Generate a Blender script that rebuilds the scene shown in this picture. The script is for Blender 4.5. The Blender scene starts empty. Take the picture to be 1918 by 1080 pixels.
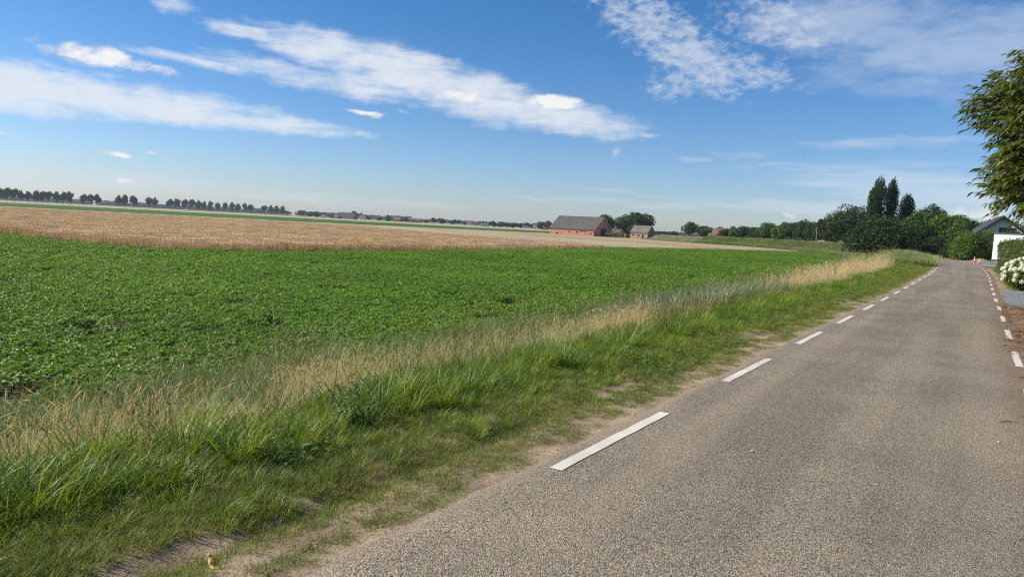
import bpy, bmesh, math, random
import numpy as np
from mathutils import Vector, Matrix

R = math.radians
rng = np.random.default_rng(7)
random.seed(7)
SC = bpy.context.scene
COL = SC.collection

# ------------------------------------------------------------------ camera
CAM_H = 1.70
cam_d = bpy.data.cameras.new('camera')
cam_d.sensor_width = 36.0
cam_d.lens = 36.0 * 1330.0 / 1918.0
cam_d.clip_start = 0.05
cam_d.clip_end = 30000.0
cam = bpy.data.objects.new('camera', cam_d)
COL.objects.link(cam)
cam.location = (0, 0, CAM_H)
cam.rotation_euler = (Matrix.Rotation(R(90 - 5.042), 4, 'X') @ Matrix.Rotation(R(3.005), 4, 'Z')).to_euler()
SC.camera = cam

# ------------------------------------------------------------------ light
SUN_AZ, SUN_EL = -86.0, 37.0            # azimuth from +Y towards +X, degrees
sd = Vector((math.sin(R(SUN_AZ)) * math.cos(R(SUN_EL)), math.cos(R(SUN_AZ)) * math.cos(R(SUN_EL)), math.sin(R(SUN_EL))))
sun_d = bpy.data.lights.new('sun', 'SUN')
sun_d.energy = 5.0
sun_d.angle = R(0.5)
sun_d.color = (1.0, 0.93, 0.82)
sun = bpy.data.objects.new('sun', sun_d)
COL.objects.link(sun)
sun.rotation_euler = (-sd).to_track_quat('-Z', 'Y').to_euler()

SC.view_settings.view_transform = 'Standard'
SC.view_settings.look = 'None'
SC.view_settings.exposure = 0.35
SC.view_settings.gamma = 1.0
SC.view_settings.use_curve_mapping = False
SC.render.engine = 'CYCLES'
SC.cycles.max_bounces = 4
SC.cycles.diffuse_bounces = 2
SC.cycles.adaptive_threshold = 0.02
SC.cycles.transparent_max_bounces = 12
SC.cycles.volume_bounces = 0
SC.cycles.pixel_filter_type = 'BLACKMAN_HARRIS'
SC.cycles.filter_width = 1.15
SC.cycles.use_denoising = False

# ------------------------------------------------------------------ world: daylight sky with clouds
world = bpy.data.worlds.new('World')
SC.world = world
world.use_nodes = True


class NT:
    """tiny helper round a node tree"""
    def __init__(self, tree):
        self.t = tree
        self.n = tree.nodes
        self.l = tree.links

    def new(self, kind, **kw):
        nd = self.n.new(kind)
        for k, v in kw.items():
            setattr(nd, k, v)
        return nd

    def put(self, sock, v):
        if isinstance(v, bpy.types.NodeSocket):
            self.l.new(v, sock)
        else:
            sock.default_value = v

    def math(self, op, a, b=None, c=None, clamp=False):
        nd = self.new('ShaderNodeMath', operation=op)
        nd.use_clamp = clamp
        self.put(nd.inputs[0], a)
        if b is not None:
            self.put(nd.inputs[1], b)
        if c is not None:
            self.put(nd.inputs[2], c)
        return nd.outputs[0]

    def ramp(self, x, a, b, lo=0.0, hi=1.0, smooth=True):
        nd = self.new('ShaderNodeMapRange')
        nd.interpolation_type = 'SMOOTHSTEP' if smooth else 'LINEAR'
        self.put(nd.inputs[0], x)
        for i, v in enumerate((a, b, lo, hi)):
            self.put(nd.inputs[1 + i], v)
        return nd.outputs[0]

    def mix(self, f, a, b, mode='MIX'):
        nd = self.new('ShaderNodeMix', data_type='RGBA', blend_type=mode)
        self.put(nd.inputs[0], f)
        self.put(nd.inputs[6], a if isinstance(a, bpy.types.NodeSocket) else (*a, 1)[:4])
        self.put(nd.inputs[7], b if isinstance(b, bpy.types.NodeSocket) else (*b, 1)[:4])
        return nd.outputs[2]

    def noise(self, vec, scale, detail=4, rough=0.55, dist=0.0):
        nd = self.new('ShaderNodeTexNoise')
        if vec is not None:
            self.l.new(vec, nd.inputs['Vector'])
        nd.inputs['Scale'].default_value = scale
        nd.inputs['Detail'].default_value = detail
        nd.inputs['Roughness'].default_value = rough
        nd.inputs['Distortion'].default_value = dist
        return nd.outputs[0]

    def voro(self, vec, scale, out='Color', rand=1.0):
        nd = self.new('ShaderNodeTexVoronoi')
        if vec is not None:
            self.l.new(vec, nd.inputs['Vector'])
        nd.inputs['Scale'].default_value = scale
        nd.inputs['Randomness'].default_value = rand
        return nd.outputs[out]

    def comb(self, x, y, z=0.0):
        nd = self.new('ShaderNodeCombineXYZ')
        for i, v in enumerate((x, y, z)):
            self.put(nd.inputs[i], v)
        return nd.outputs[0]

    def mapping(self, vec, scale=(1, 1, 1), rot=(0, 0, 0)):
        nd = self.new('ShaderNodeMapping')
        self.l.new(vec, nd.inputs[0])
        nd.inputs['Scale'].default_value = scale
        nd.inputs['Rotation'].default_value = rot
        return nd.outputs[0]


def build_world():
    T = NT(world.node_tree)
    T.n.clear()
    out = T.new('ShaderNodeOutputWorld')
    bg = T.new('ShaderNodeBackground')
    bg.inputs['Strength'].default_value = 0.10
    T.l.new(bg.outputs[0], out.inputs['Surface'])
    sky = T.new('ShaderNodeTexSky', sky_type='NISHITA')
    sky.sun_disc = False
    sky.sun_elevation = R(SUN_EL)
    sky.sun_rotation = R(SUN_AZ)
    sky.air_density = 1.0
    sky.dust_density = 0.35
    sky.ozone_density = 2.2
    sky.altitude = 0
    hs = T.new('ShaderNodeHueSaturation')
    hs.inputs['Saturation'].default_value = 1.12
    hs.inputs['Value'].default_value = 0.92
    T.l.new(sky.outputs[0], hs.inputs['Color'])
    skyc = hs.outputs[0]

    tc = T.new('ShaderNodeTexCoord')
    sp = T.new('ShaderNodeSeparateXYZ')
    T.l.new(tc.outputs['Generated'], sp.inputs[0])
    deg = 180 / math.pi
    az = T.math('MULTIPLY', T.math('ARCTAN2', sp.outputs[0], sp.outputs[1]), deg)
    el = T.math('MULTIPLY', T.math('ARCSINE', sp.outputs[2]), deg)
    ae = T.comb(az, el)
    # summer air: the low sky pales to grey blue
    tint = T.mix(T.ramp(el, 0.0, 16.0, smooth=False), (0.78, 0.86, 1.14), (0.43, 0.77, 1.05))
    skyc = T.mix(1.0, skyc, tint, 'MULTIPLY')
    # wobble that breaks up the outlines of the banks
    wob = T.new('ShaderNodeTexNoise', noise_dimensions='2D')
    T.l.new(ae, wob.inputs['Vector'])
    wob.inputs['Scale'].default_value = 0.35
    wob.inputs['Detail'].default_value = 3
    wv = T.new('ShaderNodeVectorMath', operation='MULTIPLY_ADD')
    T.l.new(wob.outputs[1], wv.inputs[0])
    wv.inputs[1].default_value = (2.4, 0.9, 0)
    T.l.new(ae, wv.inputs[2])
    wv2 = T.new('ShaderNodeVectorMath', operation='SUBTRACT')
    T.l.new(wv.outputs[0], wv2.inputs[0])
    wv2.inputs[1].default_value = (1.2, 0.45, 0)
    sep = T.new('ShaderNodeSeparateXYZ')
    T.l.new(wv2.outputs[0], sep.inputs[0])
    A, E = sep.outputs[0], sep.outputs[1]

    def field(banks):
        tot = None
        for (a0, e0, ra, re, rot, amp) in banks:
            c, s = math.cos(R(rot)), math.sin(R(rot))
            da = T.math('SUBTRACT', A, a0)
            de = T.math('SUBTRACT', E, e0)
            u = T.math('MULTIPLY_ADD', da, c / ra, T.math('MULTIPLY', de, s / ra))
            v = T.math('MULTIPLY_ADD', da, -s / re, T.math('MULTIPLY', de, c / re))
            r2 = T.math('MULTIPLY_ADD', u, u, T.math('MULTIPLY', v, v))
            m = T.math('MULTIPLY', T.math('SUBTRACT', 1.0, r2), amp)
            tot = m if tot is None else T.math('MAXIMUM', tot, m)
        return T.math('MAXIMUM', tot, -1.0)

    def nz(sx, sy, rot, detail, rough, dist=0.0, off=0.0):
        mp = T.new('ShaderNodeMapping')
        T.l.new(ae, mp.inputs[0])
        mp.inputs['Location'].default_value = (off, off * .7, off * .3)
        mp.inputs['Rotation'].default_value = (0, 0, R(rot))
        mp.inputs['Scale'].default_value = (sx, sy, 1)
        return T.noise(mp.outputs[0], 1.0, detail, rough, dist)

    # the rest of the dome: loose banks of the same thin cloud
    big = nz(0.045, 0.09, 4, 3, 0.5, 0.3, 5.0)
    outside = T.math('MAXIMUM', T.ramp(T.math('ABSOLUTE', az), 38, 50), T.ramp(el, 18.5, 24))
    rest = T.math('MULTIPLY_ADD', T.ramp(big, 0.45, 0.68), 2.0, -1.0)
    rest = T.math('MULTIPLY_ADD', T.math('ADD', rest, 1.0), outside, -1.0)

    # long streaks
    streak = field([
        (-36.0, 7.2, 10.0, 1.75, 0.0, 1.15), (-27.5, 7.1, 10.5, 1.35, -1.0, 1.1), (-20.0, 6.85, 8.0, 0.75, -3.0, .9),
        (-24.5, 10.45, 5.0, 0.45, -5.0, .62), (-18.0, 10.45, 6.5, 0.95, -4.0, .62), (-12.0, 10.0, 5.0, 1.0, -7.0, .6),
        (-20.5, 12.9, 3.6, 0.55, -5.0, .65), (-14.5, 12.2, 6.4, 1.5, -7.0, 1.0), (-9.0, 11.3, 6.0, 2.0, -12.0, 1.15),
        (-3.4, 9.9, 5.8, 2.1, -10.0, 1.1), (3.4, 8.6, 6.6, 1.3, -6.0, 1.0),
        (-33.5, 14.5, 2.4, .6, -10.0, .3), (-26.3, 14.3, 2.0, .7, -20.0, .55)])
    streak = T.math('MAXIMUM', streak, rest)
    n1 = nz(0.20, 1.25, -5, 9, 0.68, 0.5)
    n1b = nz(0.55, 0.9, -15, 5, 0.6, 0.2, 9.0)
    nn = T.math('MULTIPLY_ADD', n1, 0.65, T.math('MULTIPLY', n1b, 0.35))
    ds = T.math('ADD', streak, T.math('MULTIPLY_ADD', nn, 3.2, -1.55))
    d1 = T.math('MULTIPLY', T.ramp(ds, -0.35, 1.25), 0.90)

    # small heaped clouds
    cum = field([
        (-30.6, 9.75, 2.6, 0.85, -6, 1.0), (-29.8, 10.1, 1.5, 0.7, 0, 1.0), (-27.4, 9.45, 2.0, .5, -8, .7), (-33.2, 9.9, 1.2, .5, 0, .45), (-34.6, 10.4, 1.0, .5, 0, .25),
        (-4.1, 9.75, 2.5, 0.75, -2, .9), (2.2, 9.75, 2.9, 0.75, -2, 1.15), (-12.2, 8.1, 1.8, .26, -2, .9), (-9.6, 8.3, 1.0, .2, 0, .55),
        (-29.2, 3.55, 1.35, .3, 0, .95), (-26.2, 3.9, .7, .16, 0, .55), (-28.7, 1.75, 1.2, .32, 0, .6), (-36.0, 4.1, .6, .2, 0, .8),
        (21.3, 1.75, .75, .28, 0, .9), (-15.9, 1.2, .8, .18, 0, .35), (-6.9, 1.15, .5, .18, 0, .3), (7.6, 6.2, .5, .4, 0, .35), (33.0, 2.4, 2.2, .8, 8, .7)])
    n2 = nz(0.75, 1.35, 0, 6, 0.6, 0.4, 3.0)
    dc = T.math('ADD', cum, T.math('MULTIPLY_ADD', n2, 2.0, -0.98))
    d2 = T.math('MULTIPLY', T.ramp(dc, -0.05, 1.05), 0.92)

    # mottled high sheet and the thin veil beside it
    mot = field([(9.6, 15.6, 4.8, 2.2, -25, .95), (13.0, 13.4, 5.2, 2.3, -35, 1.15), (12.8, 11.7, 3.6, 1.3, 15, .75), (17.0, 12.6, 4.4, 1.3, -20, .8), (5.8, 18.4, 5, 1.8, -10, .8), (19.0, 15.4, 4.5, 2.0, -15, .7)])
    n3 = nz(1.05, 1.9, -28, 8, 0.64, 0.12, 6.0)
    dm = T.math('ADD', mot, T.math('MULTIPLY_ADD', n3, 3.6, -2.0))
    d3 = T.math('MULTIPLY', T.ramp(dm, -0.35, 1.35), 0.72)
    veil = field([(24.5, 15.2, 8.5, 2.4, -6, 1.0), (31.5, 13.6, 8.5, 2.5, 4, 1.0), (36, 11.6, 6, 2.2, 0, .75), (33.5, 9.4, 4, .9, 0, .55), (27, 11.2, 6, 1.0, -5, .45)])
    n4 = nz(0.28, 0.85, -10, 6, 0.6, 0.3, 2.0)
    dv = T.math('ADD', veil, T.math('MULTIPLY_ADD', n4, 2.4, -1.35))
    d4 = T.math('MULTIPLY', T.ramp(dv, -0.5, 1.1), 0.68)
    low = field([(27.0, 7.2, 6.5, .45, 0, .55), (24, 5.6, 8, .35, 1, .4), (27.5, 4.5, 8.5, .85, 0, 1.0), (32, 3.6, 9, 1.0, 0, 1.1), (24, 2.4, 13, .65, 0, .9),
                 (13.6, 5.7, 1.4, .3, 0, .5), (17, 6.3, 2.2, .25, 0, .35), (2.4, 2.3, 2.6, .2, 0, .5), (-31, 1.6, 14, .9, 1, .75), (-15, 1.25, 10, .6, 0, .55),
                 (9, 3.0, 5, .22, 0, .4), (12, 2.2, 8, .3, 0, .45), (9.5, 7.6, 2.2, .18, 0, .5)])
    n5 = nz(0.16, 1.9, -1, 5, 0.6, 0.2, 7.0)
    dl = T.math('ADD', low, T.math('MULTIPLY_ADD', n5, 2.6, -1.5))
    d5 = T.math('MULTIPLY', T.ramp(dl, -0.45, 1.1), 0.55)

    col = skyc
    for d, c in ((d5, (5.2, 5.8, 6.6)), (d4, (3.9, 4.7, 6.1)), (d3, (5.2, 5.7, 6.5)), (d1, (6.2, 6.6, 7.1)), (d2, T.mix(T.ramp(dc, 0.15, 1.1), (4.9, 5.3, 6.0), (7.5, 7.45, 7.4)))):
        col = T.mix(d, col, c)
    T.l.new(col, bg.inputs['Color'])


build_world()
world.cycles.sampling_method = 'MANUAL'
world.cycles.sample_map_resolution = 256

# ------------------------------------------------------------------ object helpers


def tag(o, label=None, cat=None, group=None, kind=None):
    if label:
        o['label'] = label
    if cat:
        o['category'] = cat
    if group:
        o['group'] = group
    if kind:
        o['kind'] = kind
    return o


def link(name, mesh, parent=None):
    o = bpy.data.objects.new(name, mesh)
    COL.objects.link(o)
    if parent is not None:
        o.parent = parent
    return o


def empty(name, loc=(0, 0, 0), rz=0.0):
    o = link(name, None)
    o.empty_display_size = 0.3
    o.location = loc
    o.rotation_euler = (0, 0, rz)
    return o


def copy_tree(o, parent=None):
    c = o.copy()
    COL.objects.link(c)
    c.parent = parent
    for ch in list(o.children):
        copy_tree(ch, c)
    return c


def mesh_np(name, V, polys, mat=None, smooth=False, matidx=None):
    """V (n,3); polys: list of arrays (m,k) of vertex indices"""
    V = np.asarray(V, dtype=np.float32)
    polys = [np.asarray(p, dtype=np.int32) for p in polys if len(p)]
    me = bpy.data.meshes.new(name)
    nl = sum(p.size for p in polys)
    nf = sum(len(p) for p in polys)
    me.vertices.add(len(V))
    me.vertices.foreach_set('co', V.ravel())
    me.loops.add(nl)
    me.loops.foreach_set('vertex_index', np.concatenate([p.ravel() for p in polys]))
    me.polygons.add(nf)
    tot = np.concatenate([np.full(len(p), p.shape[1], np.int32) for p in polys])
    st = np.concatenate([[0], np.cumsum(tot)[:-1]]).astype(np.int32)
    me.polygons.foreach_set('loop_start', st)
    me.polygons.foreach_set('loop_total', tot)
    if smooth:
        me.polygons.foreach_set('use_smooth', np.ones(nf, bool))
    for m in (mat if isinstance(mat, (list, tuple)) else [mat]):
        if m is not None:
            me.materials.append(m)
    if matidx is not None:
        me.polygons.foreach_set('material_index', np.asarray(matidx, np.int32))
    me.update(calc_edges=True)
    return me


class MB:
    """collects simple solids into one mesh"""
    def __init__(self):
        self.v, self.f = [], []

    def add(self, vs, fs):
        b = len(self.v)
        self.v += [tuple(p) for p in vs]
        self.f += [tuple(i + b for i in f) for f in fs]
        return self

    def box(self, x0, x1, y0, y1, z0, z1):
        vs = [(x, y, z) for z in (z0, z1) for y in (y0, y1) for x in (x0, x1)]
        return self.add(vs, [(0, 2, 3, 1), (4, 5, 7, 6), (0, 1, 5, 4), (1, 3, 7, 5), (3, 2, 6, 7), (2, 0, 4, 6)])

    def tube(self, pts, rads, n=7, cap=True):
        pts = [Vector(p) for p in pts]
        rings = []
        for i, p in enumerate(pts):
            d = (pts[min(i + 1, len(pts) - 1)] - pts[max(i - 1, 0)]).normalized()
            a = d.cross(Vector((0.31, 0.77, 0.55))).normalized()
            b = d.cross(a)
            rings.append([p + (a * math.cos(2 * math.pi * k / n) + b * math.sin(2 * math.pi * k / n)) * rads[i] for k in range(n)])
        vs = [q for r in rings for q in r]
        fs = []
        for i in range(len(pts) - 1):
            for k in range(n):
                k2 = (k + 1) % n
                fs.append((i * n + k, i * n + k2, (i + 1) * n + k2, (i + 1) * n + k))
        if cap:
            fs.append(tuple(range(n))[::-1])
            fs.append(tuple(range((len(pts) - 1) * n, len(pts) * n)))
        return self.add(vs, fs)

    def lathe(self, prof, n=12, c=(0, 0, 0)):
        vs, fs = [], []
        for (r, z) in prof:
            for k in range(n):
                a = 2 * math.pi * k / n
                vs.append((c[0] + r * math.cos(a), c[1] + r * math.sin(a), c[2] + z))
        for i in range(len(prof) - 1):
            for k in range(n):
                k2 = (k + 1) % n
                fs.append((i * n + k, i * n + k2, (i + 1) * n + k2, (i + 1) * n + k))
        fs.append(tuple(range(n))[::-1])
        fs.append(tuple(range((len(prof) - 1) * n, len(prof) * n)))
        return self.add(vs, fs)

    def mesh(self, name, mat, smooth=False):
        me = bpy.data.meshes.new(name)
        me.from_pydata(self.v, [], self.f)
        if mat:
            me.materials.append(mat)
        if smooth:
            for p in me.polygons:
                p.use_smooth = True
        me.update()
        return me

    def build(self, name, mat, parent=None, smooth=False):
        return link(name, self.mesh(name, mat, smooth), parent)


# ------------------------------------------------------------------ small noise in python
def _hash(i, j, seed):
    h = (i.astype(np.int64) * 374761393 + j.astype(np.int64) * 668265263 + seed * 982451653) & 0xffffffff
    h = ((h ^ (h >> 13)) * 1274126177) & 0xffffffff
    return ((h ^ (h >> 16)) & 0xffff) / 65535.0


def vnoise(x, y, seed=0):
    x = np.asarray(x, float)
    y = np.asarray(y, float)
    i, j = np.floor(x), np.floor(y)
    u, v = x - i, y - j
    u = u * u * (3 - 2 * u)
    v = v * v * (3 - 2 * v)
    a, b = _hash(i, j, seed), _hash(i + 1, j, seed)
    c, d = _hash(i, j + 1, seed), _hash(i + 1, j + 1, seed)
    return (a * (1 - u) + b * u) * (1 - v) + (c * (1 - u) + d * u) * v


def fbm(x, y, seed=0, oct=4):
    t, a, s = 0.0, 0.5, 0.0
    for o in range(oct):
        t = t + a * vnoise(np.asarray(x) * 2 ** o, np.asarray(y) * 2 ** o, seed + o * 17)
        s += a
        a *= 0.5
    return t / s


def sstep(a, b, x):
    t = np.clip((np.asarray(x, float) - a) / (b - a), 0, 1)
    return t * t * (3 - 2 * t)


# ------------------------------------------------------------------ materials
def new_mat(name):
    m = bpy.data.materials.new(name)
    m.use_nodes = True
    T = NT(m.node_tree)
    bs = T.n['Principled BSDF']
    bs.inputs['Specular IOR Level'].default_value = 0.25
    bs.inputs['Roughness'].default_value = 0.85
    pos = T.new('ShaderNodeNewGeometry').outputs['Position']
    return m, T, bs, pos


def bump(T, bs, h, strength, dist):
    b = T.new('ShaderNodeBump')
    b.inputs['Strength'].default_value = strength
    b.inputs['Distance'].default_value = dist
    T.l.new(h, b.inputs['Height'])
    T.l.new(b.outputs[0], bs.inputs['Normal'])


def plain(name, c, rough=0.7, var=0.12, scale=3.0, metal=0.0):
    m, T, bs, pos = new_mat(name)
    n = T.noise(pos, scale, 5, 0.6)
    col = T.mix(T.ramp(n, 0.3, 0.7), tuple(v * (1 - var) for v in c), tuple(min(1, v * (1 + var)) for v in c))
    T.l.new(col, bs.inputs['Base Color'])
    bs.inputs['Roughness'].default_value = rough
    bs.inputs['Metallic'].default_value = metal
    return m


def leaf_mat(name, dark, light, trans=0.3, rough=0.5, spec=0.3, nscale=0.25, extra=None, tcol=None, fine=8.0):
    """two-tone foliage; clumps differ by a soft noise through the plant, every copy by its own random"""
    m, T, bs, pos = new_mat(name)
    oi = T.new('ShaderNodeObjectInfo').outputs['Random']
    n = T.noise(pos, nscale, 3, 0.6)
    n2 = T.noise(pos, fine, 2, 0.5)
    f = T.math('ADD', T.math('MULTIPLY', T.ramp(n, 0.32, 0.68), 0.45), T.math('MULTIPLY', T.ramp(n2, 0.32, 0.68), 0.25))
    f = T.math('MULTIPLY_ADD', oi, 0.30, f)
    col = T.mix(f, dark, light)
    if extra:
        c3, lo, hi, sc = extra
        col = T.mix(T.ramp(T.noise(pos, sc, 3, 0.6), lo, hi), col, c3)
    T.l.new(col, bs.inputs['Base Color'])
    bs.inputs['Roughness'].default_value = rough
    bs.inputs['Specular IOR Level'].default_value = spec
    if trans > 0:
        tr = T.new('ShaderNodeBsdfTranslucent')
        tcl = T.mix(1.0, col, tcol or (1.35, 1.25, 0.55), 'MULTIPLY')
        T.l.new(tcl, tr.inputs['Color'])
        mx = T.new('ShaderNodeMixShader')
        mx.inputs[0].default_value = trans
        T.l.new(bs.outputs[0], mx.inputs[1])
        T.l.new(tr.outputs[0], mx.inputs[2])
        T.l.new(mx.outputs[0], T.n['Material Output'].inputs['Surface'])
    return m


M = {}


def make_materials():
    # chip-sealed asphalt: stones of mixed colour in dark binder
    m, T, bs, pos = new_mat('asphalt')
    ca = T.voro(pos, 120.0, 'Color')
    sp = T.new('ShaderNodeSeparateColor')
    T.l.new(ca, sp.inputs[0])
    stone = T.mix(sp.outputs[0], (0.205, 0.168, 0.122), (0.355, 0.295, 0.212))
    stone = T.mix(T.ramp(sp.outputs[1], 0.86, 0.97), stone, (0.56, 0.475, 0.345))
    stone = T.mix(T.ramp(sp.outputs[2], 0.84, 0.97), stone, (0.075, 0.068, 0.062))
    dist = T.voro(pos, 120.0, 'Distance')
    stone = T.mix(T.ramp(dist, 0.45, 0.85), stone, (0.07, 0.062, 0.054))
    # wheel tracks follow the lane; old patches and stains are broad and soft
    at = T.new('ShaderNodeAttribute', attribute_name='across')
    along = T.new('ShaderNodeAttribute', attribute_name='along')
    dd = at.outputs['Fac']
    big = T.noise(pos, 0.55, 4, 0.6)
    lv = T.comb(T.math('MULTIPLY', along.outputs['Fac'], 0.09), T.math('MULTIPLY', dd, 1.5))
    tr = T.noise(lv, 1.0, 4, 0.6)
    trk = T.math('ABSOLUTE', T.math('SUBTRACT', T.math('ABSOLUTE', T.math('ADD', dd, T.math('MULTIPLY_ADD', big, .3, -.15))), 0.72))
    worn = T.ramp(trk, 0.10, 0.42, 1, 0)
    f = T.math('MULTIPLY_ADD', tr, 0.55, T.math('MULTIPLY', big, 0.45))
    stone = T.mix(T.math('MULTIPLY', T.ramp(f, 0.40, 0.62), 0.62), T.mix(1.0, stone, (1.22, 1.18, 1.11), 'MULTIPLY'), T.mix(1.0, stone, (0.68, 0.67, 0.67), 'MULTIPLY'))
    stone = T.mix(T.math('MULTIPLY', worn, 0.24), stone, T.mix(1.0, stone, (0.66, 0.66, 0.67), 'MULTIPLY'))
    # sealed cracks and drips
    cr = T.new('ShaderNodeTexVoronoi', feature='DISTANCE_TO_EDGE')
    wv_ = T.new('ShaderNodeVectorMath', operation='MULTIPLY_ADD')
    nn_ = T.new('ShaderNodeTexNoise')
    nn_.inputs['Scale'].default_value = 1.3
    T.l.new(pos, nn_.inputs['Vector'])
    T.l.new(nn_.outputs[1], wv_.inputs[0])
    wv_.inputs[1].default_value = (.8, .8, 0)
    T.l.new(pos, wv_.inputs[2])
    T.l.new(wv_.outputs[0], cr.inputs['Vector'])
    cr.inputs['Scale'].default_value = 0.34
    crk = T.math('MULTIPLY', T.ramp(cr.outputs[0], 0.0015, 0.006, 1, 0), T.ramp(T.noise(pos, .35, 2, .5), .53, .62))
    stone = T.mix(T.math('MULTIPLY', crk, 0.30), stone, (0.055, 0.05, 0.045))
    # soil carried on to the edges, more on the house side
    edn = T.noise(pos, 3.0, 5, 0.65)
    ed = T.ramp(T.math('ADD', dd, T.math('MULTIPLY_ADD', edn, .9, -.45)), 1.15, 1.75)
    ed2 = T.ramp(T.math('ADD', T.math('MULTIPLY', dd, -1.0), T.math('MULTIPLY_ADD', edn, .5, -.25)), 1.5, 1.75)
    stone = T.mix(T.math('MULTIPLY', ed, 0.6), stone, (0.20, 0.125, 0.07))
    stone = T.mix(T.math('MULTIPLY', ed2, 0.6), stone, (0.36, 0.275, 0.18))
    T.l.new(stone, bs.inputs['Base Color'])
    bs.inputs['Roughness'].default_value = 0.82
    bump(T, bs, T.math('SUBTRACT', 1.0, dist), 0.9, 0.006)
    M['asphalt'] = m

    # worn road paint
    m, T, bs, pos = new_mat('road_paint')
    n = T.noise(pos, 26.0, 5, 0.65)
    n2 = T.noise(pos, 2.2, 3, 0.6)
    col = T.mix(T.ramp(n2, 0.3, 0.75), (0.66, 0.60, 0.50), (0.52, 0.47, 0.39))
    T.l.new(col, bs.inputs['Base Color'])
    bs.inputs['Roughness'].default_value = 0.7
    bump(T, bs, T.voro(pos, 120.0, 'Distance'), 0.4, 0.003)
    tb = T.new('ShaderNodeBsdfTransparent')
    mx = T.new('ShaderNodeMixShader')
    T.l.new(T.ramp(T.math('ADD', T.math('MULTIPLY', n, 0.6), T.math('MULTIPLY', T.noise(pos, 90, 2, .5), .4)), 0.60, 0.70), mx.inputs[0])
    T.l.new(bs.outputs[0], mx.inputs[1])
    T.l.new(tb.outputs[0], mx.inputs[2])
    T.l.new(mx.outputs[0], T.n['Material Output'].inputs['Surface'])
    M['paint'] = m

    # sandy soil of the verge
    m, T, bs, pos = new_mat('verge_soil')
    n = T.noise(pos, 2.2, 6, 0.65)
    n2 = T.noise(pos, 34.0, 5, 0.65)
    col = T.mix(T.ramp(n, 0.32, 0.68), (0.20, 0.145, 0.085), (0.42, 0.315, 0.205))
    col = T.mix(T.ramp(n2, 0.50, 0.72), col, (0.14, 0.105, 0.065))
    col = T.mix(T.ramp(T.voro(pos, 60, 'Distance'), 0.0, 0.22, 1, 0), col, (0.45, 0.37, 0.27))
    T.l.new(col, bs.inputs['Base Color'])
    bs.inputs['Roughness'].default_value = 0.95
    bump(T, bs, T.math('MULTIPLY_ADD', n2, 0.7, n), 0.8, 0.03)
    M['soil'] = m

    # humus and old straw under the grass
    m, T, bs, pos = new_mat('grass_ground')
    n = T.noise(pos, 0.5, 5, 0.6)
    n2 = T.noise(pos, 9.0, 5, 0.65)
    col = T.mix(T.ramp(n, 0.35, 0.65), (0.055, 0.075, 0.025), (0.16, 0.15, 0.065))
    col = T.mix(T.ramp(n2, 0.45, 0.7), col, (0.09, 0.075, 0.04))
    T.l.new(col, bs.inputs['Base Color'])
    bs.inputs['Roughness'].default_value = 0.95
    bump(T, bs, n2, 0.8, 0.06)
    M['humus'] = m

    m, T, bs, pos = new_mat('field_soil')
    n = T.noise(pos, 6.0, 6, 0.65)
    T.l.new(T.mix(n, (0.055, 0.042, 0.028), (0.13, 0.10, 0.07)), bs.inputs['Base Color'])
    bump(T, bs, n, 0.8, 0.06)
    M['field_soil'] = m

    # cut stubble in rows
    m, T, bs, pos = new_mat('stubble')
    pm = T.mapping(pos, (1, 1, 1), (0, 0, R(62)))
    row = T.noise(T.mapping(pm, (0.012, 0.35, 1)), 1.0, 4, 0.6)
    big = T.noise(pos, 0.012, 4, 0.6)
    fine = T.noise(pos, 3.0, 4, 0.7)
    col = T.mix(T.ramp(row, 0.40, 0.60), (0.27, 0.205, 0.11), (0.47, 0.365, 0.21))
    col = T.mix(T.math('MULTIPLY', T.ramp(big, 0.4, 0.68), 0.55), col, (0.27, 0.26, 0.135))
    col = T.mix(T.math('MULTIPLY', T.ramp(fine, 0.45, 0.75), 0.5), col, (0.24, 0.18, 0.10))
    T.l.new(col, bs.inputs['Base Color'])
    bump(T, bs, fine, 0.7, 0.15)
    M['stubble'] = m

    # far polder: parcels of ripe corn, pasture and stubble
    m, T, bs, pos = new_mat('polder_ground')
    pm = T.mapping(pos, (0.0011, 0.0042, 1), (0, 0, R(8)))
    v = T.voro(pm, 1.0, 'Color')
    sp = T.new('ShaderNodeSeparateColor')
    T.l.new(v, sp.inputs[0])
    col = T.mix(T.ramp(sp.outputs[0], 0.40, 0.46), (0.50, 0.38, 0.22), (0.40, 0.34, 0.19))
    col = T.mix(T.ramp(sp.outputs[1], 0.70, 0.74), col, (0.13, 0.20, 0.06))
    col = T.mix(T.math('MULTIPLY', T.noise(pos, 0.2, 5, 0.6), 0.35), col, (0.25, 0.19, 0.10))
    T.l.new(col, bs.inputs['Base Color'])
    M['polder'] = m

    m, T, bs, pos = new_mat('gravel')
    v = T.voro(pos, 45.0, 'Color')
    sp = T.new('ShaderNodeSeparateColor')
    T.l.new(v, sp.inputs[0])
    T.l.new(T.mix(sp.outputs[0], (0.10, 0.105, 0.11), (0.36, 0.36, 0.36)), bs.inputs['Base Color'])
    bump(T, bs, T.voro(pos, 45.0, 'Distance'), 1.0, 0.02)
    M['gravel'] = m

    # foliage
    M['bean'] = leaf_mat('bean_leaf', (0.090, 0.190, 0.020), (0.215, 0.360, 0.050), 0.36, 0.50, 0.32, 0.10, fine=3.0)
    M['dyke'] = leaf_mat('dyke_grass', (0.17, 0.23, 0.085), (0.34, 0.38, 0.16), 0.34, 0.6, 0.2, 0.12, fine=0.5)
    M['strip'] = leaf_mat('far_crop_leaf', (0.045, 0.105, 0.02), (0.09, 0.16, 0.035), 0.0, 0.9, 0.1, 0.02, fine=0.4)
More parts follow.
